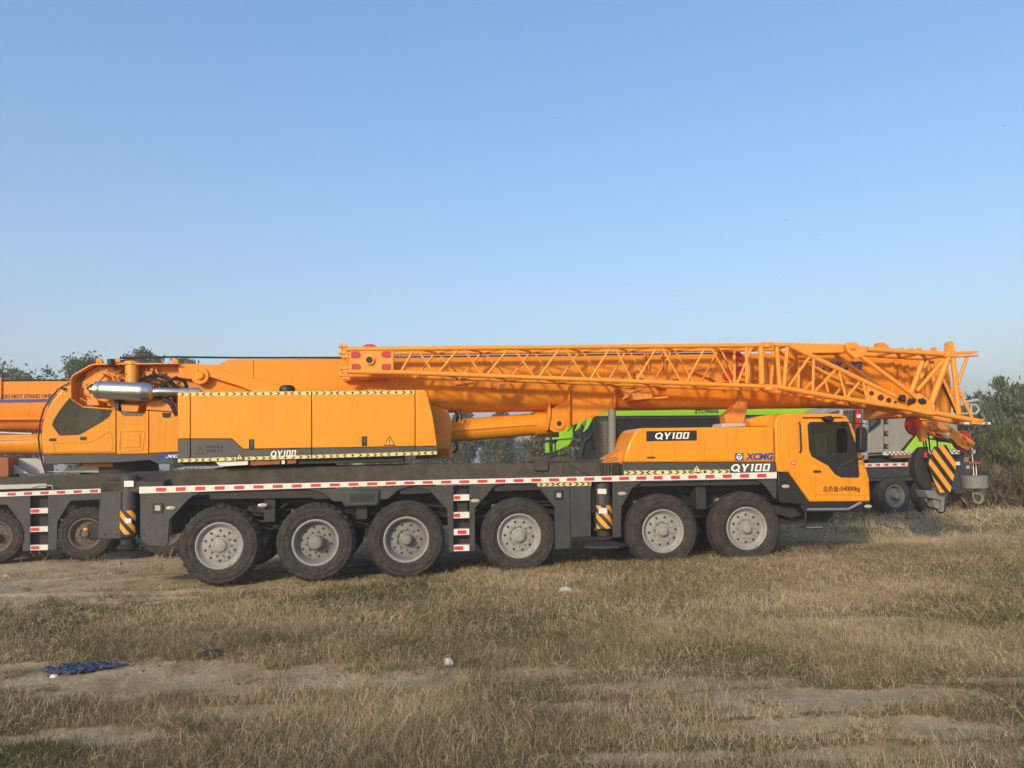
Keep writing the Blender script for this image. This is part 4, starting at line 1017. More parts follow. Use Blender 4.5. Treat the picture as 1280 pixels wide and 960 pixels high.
for k in range(26):
    x = r_.uniform(98, 216); y = r_.uniform(460, 503); s = r_.uniform(1.5, 5)
    m.px([(x-s, y-s*.7), (x+s, y-s*.7), (x+s, y+s*.7), (x-s, y+s*.7)], r_.uniform(.84, .95), .985)
b1(m, 'hydraulic_piping', 'machor', 0); b1(m2, 'return_lines', 'rust', 0)
m = m1()
for dx, dy in ((0, 0), (5, 2), (-4, 6)):
    m.tp([(178+dx, 474+dy, .9), (192+dx, 468+dy, .7), (205+dx, 470+dy, .6), (217+dx, 483+dy, .65), (224+dx, 497+dy, .8)], .024, 8)
m.tp([(237, 494, .8), (231, 477, .7), (220, 472, .62), (208, 477, .6), (200, 488, .7)], .03, 8)
m.tp([(190, 493, .6), (202, 497, .55), (214, 505, .55), (221, 520, .6)], .035, 8)
m.tp([(145, 452, .9), (160, 450, .9), (175, 451, .9)], .02, 8); m.tp([(139, 456, .7), (139, 449, .7)], .06, 12)
b1(m, 'hydraulic_hose', 'hose', 0)
# small lugs on top edge
m = m1()
for x in (124, 147, 219): c = F1.Q(x, 453, .86); m.lathe((c.x, .84, c.z+.02), (0, 1, 0), [(.05, 0), (.05, .06)], 14); m.px([(x-5, 456), (x+5, 456), (x+3, 452), (x-3, 452)], .84, .9)
m.px([(150, 505), (174, 506), (172, 515), (152, 514)], .6, .98); m.px([(136, 499), (146, 500), (148, 508), (134, 507)], .7, .98); m.px([(110, 498), (122, 500), (124, 507), (108, 506)], .7, .98)
m.px([(186, 500), (214, 500), (222, 515), (182, 512)], .62, .98)
m.each('lifting_lug', 'machor', crane, bevel=.006)
# silver muffler
a = F1.Q(118, 487, .45); b = F1.Q(190, 490, .45); d = (b-a); L_ = d.length
m = m1(); m.lathe(a, d, [(.06, -.06), (.075, .0), (.135, .02), (.142, .07), (.15, .09), (.142, .11), (.14, .14), (.15, .16), (.15, L_-.16), (.158, L_-.15), (.158, L_-.12), (.148, L_-.1), (.14, L_-.03), (.12, L_), (.065, L_+.03), (.06, L_+.12)], 36)
b1(m, 'muffler', 'steel', 0)
m = m1(); m.tube([b, F1.Q(200, 489.5, .45), F1.Q(224, 490, .5), F1.Q(250, 489.5, .6)], .065, 20); b1(m, 'muffler_pipe', 'steel', 0)
m = m1(); m.tube([a, a-d*.04], .05, 14); m.tube([a-d*.03, a-d*.08+Vector((0, 0, .05))], .06, 12)
m.px([(143, 498), (148, 498), (148, 514), (143, 512)], .55, .7); m.each('muffler_bracket', 'black', crane)
# ---- main boom: lofted U section
def boom(fr, st, v0, v1, mt, parent, name, nseg=14):
    """st: list of (px, ytop, ybot)"""
    m = MB(fr); prof = []
    wv = v1-v0; vc = (v0+v1)/2
    # unit profile from top-near round the bottom to top-far: (v in -1..1, t 0 bottom..1 top)
    pr = [(-.93, 1.0), (-1, .985), (-1, .52), (-.97, .38), (-.88, .24), (-.72, .12), (-.5, .04), (-.22, .0), (.22, 0), (.5, .04), (.72, .12), (.88, .24), (.97, .38), (1, .52), (1, .985), (.93, 1.0)]
    V = []; F = []
    for x, yt, yb in st:
        u, wt = fr.P(x, yt, v0); _, wb = fr.P(x, yb, v0+.25*wv)
        for a_, t in pr: V.append((u, vc+a_*wv/2, wb+(wt-wb)*t))
    n = len(pr)
    for i in range(len(st)-1):
        for k in range(n): k2 = (k+1) % n; F.append((i*n+k, i*n+k2, (i+1)*n+k2, (i+1)*n+k))
    F += [tuple(range(n)), tuple((len(st)-1)*n+k for k in range(n-1, -1, -1))]
    m.add(V, F); return m.build(name, mt, parent, smooth=30)
boom(F1, [(266, 459, 520), (285, 449.5, 520), (315, 449, 520), (430, 447.8, 518), (540, 446.5, 515), (640, 445, 513.5), (780, 443.5, 512), (900, 442, 510.5), (1030, 440, 509), (1112, 438.5, 510)], .97, 1.83, 'boomor', crane, 'boom')
m = m1()
for k in range(5):
    x = 1114+k*9.2
    m.px([(x, 440.5+k*.8), (x+4.5, 440.7+k*.8), (x+4.5, 522-k*.3), (x, 522-k*.5)], .93+k*.03, 1.87-k*.03)
    m.px([(x+4.5, 446+k*.8), (x+9.2, 446+k*.8), (x+9.2, 517), (x+4.5, 517)], 1.0+k*.03, 1.8-k*.03)
m.each('boom_collar', 'boomor', crane, bevel=.01)
m = m1(); m.px([(1158, 441), (1183, 441.5), (1188, 470), (1190, 500), (1188, 528), (1150, 525), (1158, 500)], 1.05, 1.1); m.px([(1158, 441), (1183, 441.5), (1188, 470), (1190, 500), (1188, 528), (1150, 525), (1158, 500)], 1.68, 1.73)
m.px([(1160, 450), (1178, 450), (1180, 510), (1160, 510)], 1.12, 1.66); b1(m, 'boom_head', 'boomor', .01)
m = m1()
for x in (1105, 1126, 1137, 1148): m.px([(x, 436), (x+3, 434.5), (x+6, 437), (x+6, 440), (x, 440)], 1.0, 1.1)
m.px([(1100, 428), (1106, 428), (1112, 434), (1116, 440), (1098, 440)], 1.1, 1.3); m.px([(1165, 438), (1167, 434), (1171, 434), (1172, 440), (1165, 440)], 1.05, 1.12)
m.each('collar_lug', 'boomor', crane, bevel=.006)
# weld bands on boom side
m = m1()
for x in (315, 604, 1000): m.px([(x, 449.5-(x-315)*.014), (x+1.6, 449.5-(x-315)*.014), (x+1.6, 488), (x, 488)], .955, .972)
m.each('weld_strip', 'boomor', crane, bevel=0)
m = text_mb(F1, 'XCMG', quad(1036, 451.5, 1078, 462.5, 0), .965, bold=.045, shear=.15); b1(m, 'boom_lettering', 'blue', 0)
emblem(F1, 1020.5, 452.5, 1031, 462, .967, crane)
m = m1(); m.tp([(150, 447.5, .98), (220, 446.2, .98), (300, 447.2, 1.0), (432, 447, 1.0)], .018, 6); m.tp([(432, 447, 1.0), (900, 441.5, 1.0)], .014, 6)
b1(m, 'boom_cable', 'hose', 0)
# boom underside bracket + lift cylinder
m = m1(); bp_ = [(687, 537), (685.5, 522), (689, 511), (712, 500), (770, 494), (769, 510), (740, 520), (713, 533), (701, 540), (692, 540)]
m.px(bp_, 1.05, 1.10); m.px(bp_, 1.66, 1.71); m.px([(711, 483), (712.5, 483), (712.5, 534), (711, 534)], .93, 1.85); m.px([(768, 484), (769.5, 484), (769.5, 510), (768, 510)], .93, 1.85); m.px([(686, 503), (688.5, 503), (688.5, 520), (685, 538), (684, 538)], 1.0, 1.78)
m.px([(713, 531), (768, 509), (769, 510.5), (713, 533)], 1.05, 1.71)
cb = b1(m, 'cylinder_bracket', 'boomor', .008)
m = m1(); c = F1.Q(698.5, 529.5, 1.05); m.lathe((c.x, 1.02, c.z), (0, 1, 0), [(.11, 0), (.12, .02), (.12, .06)], 24); m.build('pin_boss', 'boomor', cb)
m = m1(); m.disc((c.x, 1.012, c.z), .045, .01, 12); m.build('pin', 'black', cb)
a = F1.Q(525, 542, 1.38); b = F1.Q(688, 528.5, 1.38); d = (b-a).normalized(); L_ = (b-a).length
m = m1(); m.tube([a, b-d*.28], .205, 36); m.lathe(b-d*.30, d, [(.225, 0), (.235, .01), (.235, .29), (.2, .3)], 36)
lc = b1(m, 'lift_cylinder', 'orange', 0)
m = m1(); m.tube([b-d*.02, F1.Q(700, 527.5, 1.38)], .12, 24); m.build('cylinder_rod', 'chrome', lc)
m = m1(); m.tube([F1.Q(548, 540, 1.165), F1.Q(680, 530, 1.165)], .011, 6); m.disc(F1.Q(680, 530, 1.15), .02, .02, 8); m.build('cylinder_pipe', 'machor', lc)
# platform nose (structure holding the cylinder foot)
m = m1(); m.px([(520, 500), (560, 513), (566, 530), (562, 572), (520, 574)], .9, .95); m.px([(520, 500), (560, 513), (566, 530), (562, 572), (520, 574)], 1.8, 1.85); m.px([(520, 560), (566, 560), (566, 572), (520, 574)], .9, 1.85)
b1(m, 'platform_nose', 'machor', .01)
m = m1(); m.tp([(568, 513, .95), (572, 520, .95), (571, 526, 1.0)], .025, 8); m.tp([(575, 513, .95), (577, 520, .95), (577, 526, 1.0)], .012, 8); m.tp([(570, 552, .9), (572, 560, .85), (567, 566, .9)], .025, 8); b1(m, 'hydraulic_hose', 'hose', 0)

# ---- lattice jib
vN, vF = .10, .62
jib = empty('lattice_jib', (F1.O.x, F1.O.y, 0), F1.a, label='long orange lattice jib of tubes stowed along the near side of the front crane boom', cat='crane jib')
def j(px, py, v=vN): return F1.Q(px, py, v)
def fa(p): return Vector((p.x, vF, p.z))
def line(pts, x):
    for (x0, y0), (x1, y1) in zip(pts, pts[1:]):
        if x0 <= x <= x1: return y0+(y1-y0)*(x-x0)/(x1-x0)
    return pts[-1][1]
TC = [(431, 436.8), (985, 431.3)]; BC = [(431, 464.5), (500, 465.5), (965, 483.5)]
m = m1()
for pts in (TC, BC):
    P3 = [j(x, y) for x, y in pts]; m.tube(P3, .041, 14); m.tube([fa(p) for p in P3], .041, 14)
m.each('chord', 'tube', jib); m = m1()
for x, y in ((430.5, 436.8), (430.5, 464.5)):
    for v in (vN, vF):
        p = j(x, y); c = Vector((p.x, v, p.z))
        for dz in (-.055, .055): m.box(c.x-.09, c.x+.05, v-.045, v+.045, c.z+dz-.02, c.z+dz+.02)
        m.tube([c+Vector((-.05, 0, -.10)), c+Vector((-.05, 0, .10))], .022, 8)
m.each('fork_lug', 'tube', jib, per=3)
tn = [519, 576, 639, 703, 766, 824, 885, 943]; bn = [545, 605.5, 671, 735, 793, 855, 918]
m = m1(); rt = .0195
m.tube([j(516.5, 438), j(501, 465)], rt, 8)
for k in range(7):
    m.tube([j(tn[k]+3, line(TC, tn[k])+1), j(bn[k]-3, line(BC, bn[k])-1)], rt, 8)
    m.tube([j(tn[k+1]-3, line(TC, tn[k+1])+1), j(bn[k]+3, line(BC, bn[k])-1)], rt, 8)
# far face, opposite phase
for k in range(7):
    xm = (tn[k]+tn[k+1])/2; xb0 = tn[k]+2; xb1 = tn[k+1]-2
    m.tube([fa(j(xm-2, line(TC, xm))), fa(j(xb0, line(BC, xb0)))], rt, 8); m.tube([fa(j(xm+2, line(TC, xm))), fa(j(xb1, line(BC, xb1)))], rt, 8)
# top and bottom lacing
for k in range(7):
    a, b, c = j(tn[k], line(TC, tn[k])), j((tn[k]+tn[k+1])/2, line(TC, (tn[k]+tn[k+1])/2)), j(tn[k+1], line(TC, tn[k+1]))
    m.tube([a, fa(b)], rt*.9, 8); m.tube([fa(b), c], rt*.9, 8)
    a, b, c = j(tn[k], line(BC, tn[k])), j(bn[k], line(BC, bn[k])), j(tn[k+1], line(BC, tn[k+1]))
    m.tube([fa(a), b], rt*.9, 8); m.tube([b, fa(c)], rt*.9, 8)
m.each('brace', 'tube', jib)
m = m1()
m.px([(438.5, 438.5), (491, 438), (491, 466), (438.5, 465.5)], vF, vF+.02); m.build('sheave_plate', 'tube', jib); m = m1()
m.px([(438.5, 438.5), (491, 438), (491, 466), (438.5, 465.5)], vN-.02, vN)
for a_, b_ in (((439, 437), (438.5, 465)), ((491, 437), (490.5, 466))): m.tube([j(*a_), j(*b_)], .022, 8)
sp = m.build('sheave_plate', 'tube', jib)
# opening shapes on the plate with red sheaves seen inside
m = m1()
for cx, cy in ((445, 443.5), (445.5, 458.8), (482.5, 443), (482.5, 458.8)):
    s = 1 if cx < 460 else -1
    m.px([(cx-s*6, cy-3.8), (cx+s*3, cy-4.2), (cx+s*6, cy-1), (cx+s*5, cy+3.2), (cx+s*1, cy+4.3), (cx-s*6, cy+4.3)], vN-.026, vN-.019, 0)
m.each('plate_cutout', 'sheave', sp)
m = m1(); c = F1.Q(462, 450.5, vN); m.lathe((c.x, vN-.02, c.z), (0, -1, 0), [(.08, 0), (.08, .04), (.055, .042), (.055, .01)], 24, 0); m.build('boss', 'tube', sp)
m = m1(); m.disc((c.x, vN-.066, c.z), .05, .01, 20); m.build('boss_bore', 'black', sp)
m = m1()
c = F1.Q(462, 444.5, .46); m.lathe((c.x, .44, c.z), (0, 1, 0), [(.17, 0), (.2, .01), (.16, .04), (.2, .07), (.17, .08)], 28)
m.build('sheave', 'sheave', jib)
# end posts of the first section and joint lugs
m = m1()
for (xa, ya), (xb, yb), r in (((951, 434), (952.5, 480), .05), ((971, 434), (974.5, 482), .038), ((984, 434), (980, 482), .036), ((933, 434), (933.5, 479), .03)):
    m.tube([j(xa, ya), j(xb, yb)], r, 10); m.tube([fa(j(xa, ya)), fa(j(xb, yb))], r, 10)
for xx, yy in ((952, 432.5), (984, 431.5), (965, 483)): m.tube([j(xx, yy), fa(j(xx, yy))], .035, 10)
m.each('end_post', 'tube', jib)
m = m1()
for x, y in ((961, 430.5), (964.5, 484)):
    m.px([(x-7, y-3.2), (x+6, y-3.2), (x+8, y), (x+6, y+3.4), (x-7, y+3.4)], vN-.075, vN+.075); c = j(x, y); m.disc((c.x, vN-.10, c.z), .035, .03, 12)
m.each('joint_lug', 'tube', jib, per=2)
# tapered second section
T2 = [(986, 431.5), (1120, 496), (1145, 509)]; B2 = [(970, 483.5), (1040, 496), (1120, 508.5), (1170, 516.5), (1226, 527)]
m = m1()
P3 = [j(x, y) for x, y in T2]; m.tube(P3, .046, 14); m.tube([fa(p) for p in P3], .046, 14)
P3 = [j(x, y) for x, y in B2]; m.tube(P3, .046, 14); m.tube([fa(p) for p in P3], .046, 14)
m.each('chord', 'tube', jib)
m = m1()
for a_, b_ in (((1012, 446), (986, 483)), ((1017, 448), (1016, 489)), ((1044, 463), (1019, 489)), ((1049, 465), (1057, 496)), ((1074, 478), (1059, 496)), ((1079, 479), (1084, 500))):
    m.tube([j(*a_), j(*b_)], .025, 8); m.tube([fa(j(*a_)), fa(j(*b_))], .025, 8)
for x in (1016, 1057, 1084, 1112): m.tube([j(x, line(B2, x)), fa(j(x, line(B2, x)))], .028, 8)
for x0, x1 in ((975, 1016), (1057, 1016), (1057, 1084), (1112, 1084), (1150, 1112)): m.tube([j(x0, line(B2, x0)), fa(j(x1, line(B2, x1)))], .024, 8)
for x0, x1 in ((990, 1015), (1045, 1015), (1045, 1076), (1104, 1076)): m.tube([j(x0, line(T2, x0)), fa(j(x1, line(T2, x1)))], .024, 8)
m.each('brace', 'tube', jib)
m = m1(); m.px([(1083, 479.5), (1122, 497), (1137, 505), (1137, 511.5), (1120, 508), (1085, 501.5)], vN-.01, vN+.02); 
m.px([(1137, 506), (1145, 493), (1149, 491), (1169, 506.5), (1168.5, 518.5), (1160, 518), (1137, 513)], vN-.08, vN-.05)
hp = m.build('hole_plate', 'tube', jib)
m = m1()
for x, y, r in ((1089.5, 491.5, 3.0), (1101, 497, 4.0), (1111, 500.3, 3.3), (1119.5, 502.8, 1.9)):
    m.px([(x+r*math.cos(R(a)), y+r*math.sin(R(a))) for a in range(0, 360, 20)], vN-.014, vN-.009)
m.each('plate_hole', 'maroon', hp)
m = m1()
for x, y in ((1127, 497.5), (1139.5, 502), (1153, 501.5)):
    for k in range(7): c = j(x+r_.uniform(-3, 3), y+r_.uniform(-2, 2), vN-.1); m.lathe(c, (r_.uniform(-1, 1), r_.uniform(-1, 1), r_.uniform(-1, 1)), [(.015, -.04), (.04, -.01), (.035, .03), (.01, .05)], 7)
m.each('tape_wrap', 'hose', jib, per=7)
# outer frame (third piece) with forked tip
m = m1(); vO = .08
def J(px, py, v=vO): return F1.Q(px, py, v)
def FA(p, v=.66): return Vector((p.x, v, p.z))
for a_, b_, r in (((1083, 436.5), (1186, 443), .049), ((1066, 438), (1150, 500), .042), ((1186, 444), (1163, 506), .058), ((1153, 452), (1139, 490), .046), ((1179, 451), (1146, 489), .037),
                  ((1191, 446), (1198.5, 518), .046), ((1209, 446), (1197, 480), .03), ((1179, 474), (1197, 515), .024), ((1198, 486), (1215, 522), .029)):
    m.tube([J(*a_), J(*b_)], r, 12)
for a_, b_, r in (((1083, 436.5), (1186, 443), .042), ((1066, 438), (1150, 500), .042), ((1186, 444), (1163, 506), .046), ((1191, 446), (1198.5, 518), .04)):
    m.tube([FA(J(*a_)), FA(J(*b_))], r, 12)
for x, y in ((1088, 436.8), (1120, 439), (1150, 441), (1184, 443), (1163, 506)): m.tube([J(x, y), FA(J(x, y))], .035, 8)
m.tube([J(1120, 439), FA(J(1150, 441))], .03, 8); m.tube([J(1150, 441), FA(J(1184, 443))], .03, 8)
m.tube([J(1216, 524), FA(J(1216, 524))], .04, 8)
m.each('tip_tube', 'tube', jib)
m = m1(); m.px([(1186.5, 428.5), (1190, 426), (1192.5, 428), (1193.5, 436), (1196, 440), (1196, 446), (1182, 446), (1186, 440)], vO-.07, vO+.07)
m.px([(1194, 439.5), (1222, 438), (1224, 440), (1218, 441.5), (1196, 442.5)], vO-.05, vO+.03); m.px([(1190, 443.5), (1224, 443), (1224, 445), (1190, 447)], vO-.05, vO+.03)
m.px([(1218, 523), (1231, 524), (1231, 526), (1222, 526.5), (1222, 528), (1229, 529), (1229, 531), (1216, 530)], vO-.04, vO+.05)
m.each('tip_fork', 'tube', jib, bevel=.006)
m = m1(); m.px([(989, 428.5), (1056, 430), (1058, 441), (1000, 441.5)], .3, .6); b_ = m.build('box_member', 'tube', jib, bevel=.01)
m = m1(); m.px([(1057, 431), (1062, 427.5), (1071, 428), (1074, 432), (1084, 433), (1084, 441), (1074, 447), (1069, 448), (1060, 440)], vO-.05, vO+.05); c = J(1063.5, 433.5); m.disc((c.x, vO-.08, c.z), .06, .04, 16)
m.build('pivot_head', 'tube', jib, bevel=.008)
# fittings between boom and jib
m = m1()
for x, y, s in ((770, 477, 5), (786, 472, 6), (800, 468, 5), (812, 475, 6), (826, 480, 5), (845, 470, 4)): m.px([(x-s, y-s), (x+s, y-s), (x+s, y+s), (x-s, y+s)], r_.uniform(.86, .94), .98)
m.px([(793, 500), (790, 492), (815, 489), (816, 498)], .4, .97); m.px([(776, 486), (795, 484), (793, 500), (784, 498)], .7, .97); m.tp([(815, 498, .5), (835, 496.5, .3)], .022, 8)
m.tp([(778, 499, .5), (792, 491, .5), (806, 484, .5)], .02, 8)
for x in (806, 810, 827, 831): m.tp([(x, 440, .9), (x+1, 462, .9)], .018, 6)
m.px([(862, 463), (884, 459), (934, 462), (946, 477), (900, 478), (880, 470)], .86, .9); m.px([(893, 440), (920, 437), (940, 470), (946, 475), (900, 478)], .84, .88)
m.tp([(860, 465, .88), (880, 462, .88), (905, 485, .88)], .03, 8)
m.tp([(925, 466, .8), (944, 474, .8)], .05, 12)
m.each('boom_fitting', 'machor', crane, bevel=.004)
m = m1()
for x, y in ((909.5, 469), (926.5, 464)):
    c = F1.Q(x, y, .82); m.lathe((c.x, .80, c.z), (0, 1, 0), [(.085, -.01), (.095, 0), (.085, .03)], 20)
m.px([(898, 440), (903, 436), (922, 437), (932, 448), (926, 452), (914, 441)], .78, .83)
m.each('guide_roller', 'sheave', crane, bevel=0)
m = m1(); m.px([(612, 479), (617, 478.5), (620, 482), (626, 480), (640, 478), (632, 485), (622, 487), (614, 486)], .55, .62); c = F1.Q(617, 482.5, .55); m.disc((c.x, .53, c.z), .05, .02, 16)
m.tp([(570, 482, .9), (592, 479, .7)], .02, 6); m.px([(424, 462), (470, 472), (485, 474), (430, 476)], .82, .96)
m.each('jib_support', 'machor', crane, bevel=.004)

# ---- sheaves under the boom head
def sheave(fr, px, py, v, r, name, parent, mt='sheave', w=.07):
    m = MB(fr); c = fr.Q(px, py, v)
    m.lathe((c.x, v, c.z), (0, 1, 0), [(r*.25, -.01), (r*.3, -.012), (r*.35, .012), (r*.82, .012), (r*.9, -.005), (r, .0), (r*.88, w*.5), (r, w), (r*.9, w+.005), (r*.8, w*.85), (r*.3, w*.85)], 32)
    return m.build(name, mt, parent)
for k in range(4): sheave(F1, 1146, 531, 1.12+k*.14, .215, 'sheave', crane)
for k in range(3): sheave(F1, 1204, 551, 1.18+k*.15, .20, 'sheave', crane)
m = m1(); m.px([(1152, 526), (1178, 528), (1196, 538), (1217, 552), (1218, 558), (1210, 563), (1198, 557), (1190, 549), (1160, 541)], 1.08, 1.13); m.px([(1152, 526), (1178, 528), (1196, 538), (1217, 552), (1218, 558), (1210, 563), (1198, 557), (1190, 549), (1160, 541)], 1.66, 1.71)
m.px([(1151, 533), (1158, 533), (1160, 549), (1154, 552), (1151, 545)], .95, 1.08); m.px([(1190, 535), (1200, 540), (1196, 552), (1188, 546)], 1.13, 1.66)
hd = b1(m, 'sheave_bracket', 'machor', .008)
m = m1()
for x, y in ((1164, 535), (1182, 541), (1205, 553)): c = F1.Q(x, y, 1.08); m.disc((c.x, 1.05, c.z), .05, .04, 14)
m.px([(1168, 530), (1172, 531), (1186, 545), (1182, 545)], 1.055, 1.08); m.px([(1190, 536), (1193, 538), (1192, 550), (1189, 548)], 1.03, 1.08); m.px([(1205, 545), (1218, 552), (1219, 556), (1213, 557)], 1.02, 1.08)
m.each('head_pin', 'boomor', crane, bevel=.004)
m = m1(); m.px([(1160, 541), (1188, 549), (1186, 551), (1160, 543)], 1.02, 1.07); m.px([(1172, 537), (1179, 540), (1179, 545), (1172, 542)], 1.0, 1.07); m.build('head_crossbar', 'rust', crane)
m = m1(); m.tp([(1160, 548, 1.0), (1178, 551, 1.0), (1192, 554, 1.0)], .016, 6); m.tp([(1178, 480, 1.0), (1192, 510, 1.0), (1196, 518, 1.0)], .02, 6); m.each('tip_cable', 'hose', crane)
m = m1(); m.px([(1183, 541), (1188, 541), (1188, 548), (1183, 548)], .9, 1.0); b1(m, 'tip_lamp', 'lamp', .004)

# ---- hook block (hangs from the boom)
hb0 = F1.world(F1.Q(1178, 585, 1.35))
hb = empty('hook_block', (hb0.x, hb0.y, float(gh(hb0.x, hb0.y))), F1.a, label='hook block with black and amber slanting stripes hanging under the boom tip', cat='hook block')
off = Vector((F1.Q(1178, 585, 1.35).x, 1.35, hb.location.z))
def hbm(mb, name, mats, **k):
    mb.V = [(x-off.x, y-off.y, z-off.z) for x, y, z in mb.V]; return mb.build(name, mats, hb, **k)
plate = [(1161, 578), (1168, 559), (1177, 556), (1183, 556), (1195, 577), (1194.5, 587), (1188, 615), (1175, 616), (1169, 604), (1161, 583)]
m = m1(); m.px(plate, 1.04, 1.08); hbm(m, 'cheek_plate', 'black', bevel=.008)
m = m1(); m.px(plate, 1.62, 1.66); hbm(m, 'cheek_plate', 'black', bevel=.008)
def clip_half(poly, a, b, c, keep):
    out = []
    for i in range(len(poly)):
        p, q = poly[i], poly[(i+1) % len(poly)]; fp = a*p[0]+b*p[1]-c; fq = a*q[0]+b*q[1]-c
        if (fp >= 0) == keep: out.append(p)
        if (fp >= 0) != (fq >= 0): t = fp/(fp-fq); out.append((p[0]+(q[0]-p[0])*t, p[1]+(q[1]-p[1])*t))
    return out
m = m1(); sl = 1.35   # stripes run down to the right:  y - sl*x = c
for c0 in (556-1.35*1177+1-3, 556-1.35*1177+19-2, 556-1.35*1177+37-1, 556-1.35*1177+55-1, 556-1.35*1177-18-3):
    q = clip_half(plate, -sl, 1, c0, True); q = clip_half(q, -sl, 1, c0+9.5, False) if len(q) > 2 else q
    if len(q) > 2: m.px(q, 1.034, 1.042)
hbm(m, 'hazard_stripes', 'hazy')
m = m1(); c = F1.Q(1163, 590, 1.3)
m.lathe((c.x, 1.42, c.z+.08), (0, 1, 0), [(.20, 0), (.30, .02), (.26, .05), (.30, .08), (.26, .11), (.30, .14), (.20, .16)], 32); hbm(m, 'block_sheave', 'dark')
m = m1(); m.px([(1144, 580), (1147, 566), (1153, 559), (1161, 558), (1162, 585), (1166, 613), (1156, 612), (1147, 598)], 1.22, 1.4); hbm(m, 'block_cover', 'dark', bevel=.02)
m = m1(); m.px([(1156, 613), (1187, 613), (1183, 620), (1178, 626), (1160, 622)], 1.2, 1.5); m.px([(1166, 618), (1174, 620), (1176, 638), (1168, 634)], 1.25, 1.45); m.px([(1178, 615), (1182, 614), (1180, 640), (1176, 640)], 1.2, 1.3); hbm(m, 'crosshead', 'rimdark', bevel=.01)
pts = [];  # real hook below
c = F1.Q(1174, 632, 1.35)
for a in range(100, -150, -18): pts.append((c.x+.095*math.cos(R(a)), 1.35, c.z-.02+.095*math.sin(R(a))))
m = m1(); m.tube([(c.x, 1.35, c.z+.2)]+pts, [.045]+[.05]*(len(pts)-4)+[.045, .035, .025, .012], 10); hbm(m, 'hook', 'dark')
m = m1()
for x, v in ((1153, 1.25), (1156, 1.3), (1170, 1.4), (1160, 1.35)): m.tp([(x, 541, v), (x+3, 566, v)], .014, 6)
hbm(m, 'wire_rope', 'hose')
m = m1(); m.px([(1156, 565), (1158.5, 565), (1159, 572), (1156, 572)], 1.0, 1.03); hbm(m, 'red_tag', 'red')

# ---- auxiliary hook weight
c = F1.Q(1218, 603, 1.4); cw = F1.world(c)
ah = empty('overhaul_weight', (cw.x, cw.y, float(gh(cw.x, cw.y))), F1.a, label='round grey hook weight with a red disc hanging at the far right of the crane', cat='hook weight')
z0 = ah.location.z
def L(py, x=1218): return F1.Q(x, py, 1.4).z - z0
m = MB(); m.lathe((0, 0, 0), (0, 0, 1), [(.19, L(611)), (.235, L(610)), (.24, L(596)), (.21, L(594.5)), (.05, L(594))], 36); m.build('weight_drum', 'rimdark', ah)
m = MB(); m.tube([(0, 0, L(595)), (0, 0, L(552))], .012, 6); m.tube([(.06, 0, L(595)), (.06, 0, L(581))], .012, 6); m.build('wire_rope', 'steel', ah)
m = MB(); m.lathe((.0, 0, L(580)), (0, 0, 1), [(.14, 0), (.145, .01), (.13, .03), (.04, .05)], 24); m.build('limit_disc', 'sheave', ah)
m = MB(); m.box(-.05, .05, -.04, .04, L(567), L(562)); m.build('limit_switch', 'lamp', ah)
m = MB(); cz = L(623); pts = [(.05+.095*math.cos(R(a)), 0, cz+.095*math.sin(R(a))) for a in range(110, -200, -20)]
m.tube([(.02, 0, L(611))]+pts, [.03]+[.032]*(len(pts)-3)+[.026, .018, .01], 10); m.tube([(-.03, 0, L(611)), (-.06, 0, L(622))], .014, 6); m.build('hook', 'rimdark', ah)

# ================================================================== SECOND CRANE (behind left, boom to the left)
F2 = Frame(107, 18.4, 14, z0=-.30)
cr2 = empty('mobile_crane', (F2.O.x, F2.O.y, F2.z0), F2.a, label='second orange truck crane parked behind on the left, its boom lettered and pointing left', cat='crane')
def m2_(): return MB(F2)
def b2(mb, name, mats, bevel=.008, **k): return mb.build(name, mats, cr2, bevel=bevel, **k)
for i, px in enumerate((-118, -6, 107, 207, 300, 400)):
    u, _ = F2.P(px, 670, 0); 
    if i == 0: w0_ = make_wheel(cr2, (u, 0, .625), True, .05, .09, 'rimbrown', scale=1.0)
    else: w_ = copy_tree(w0_, cr2); w_.location = (u, 0, .625); w_.rotation_euler = (0, i*.7, 0)
    w_ = copy_tree(w0_, cr2); w_.location = (u, 2.7, .625); w_.rotation_euler = (0, 0, math.pi)
m = m2_(); m.px([(-180, 603), (140, 592), (330, 586), (330, 600), (140, 612), (-180, 620)], .15, 2.5); b2(m, 'deck_box', 'greytop', .012)
m = m2_(); m.px([(-150, 622), (420, 600), (420, 640), (-150, 655)], .6, 2.1); b2(m, 'chassis_frame', 'dark', .01)
def sk_(poly): m = m2_(); m.px(poly, .02, .06); return b2(m, 'side_skirt', 'grey')
sk_([(-60, 621), (38, 618), (38, 689), (28, 689), (28, 657), (9, 631), (-60, 631)])
sk_([(60, 617), (190, 611), (180, 622), (88, 626), (72, 652), (71, 687), (60, 688)])
sk_([(-180, 625), (-110, 623), (-90, 650), (-80, 690), (-180, 694)])
for i, y in enumerate((635.5, 658.5, 681.5)):
    m = m2_(); m.px([(38, y), (60, y-.5), (60, y+6), (38, y+6.5)], .0, .16, 0); m.px([(38.5, y+1.3), (49, y+1), (49, y+5.2), (38.5, y+5.4)], -.004, .001, 1); b2(m, 'ladder_step', ['white', 'red'], 0)
m = m2_(); m.rect(38, 618, 60, 688, .2, .23); b2(m, 'ladder_back', 'dark', 0)
m = m2_(); m.px([(-180, 620), (0, 615.3), (130, 610.5), (230, 606), (230, 611), (130, 616), (0, 621), (-180, 627)], -.006, .018, 0)
for k in range(16):
    x = -176+k*20.6; y = 618.2-(x)*.037 if x > 0 else 618.2-(x)*.030
    m.px([(x, y-1.7), (x+10, y-2.05), (x+10, y+1.3), (x, y+1.6)], -.010, -.005, 1)
b2(m, 'reflective_strip', ['white', 'red'], 0)
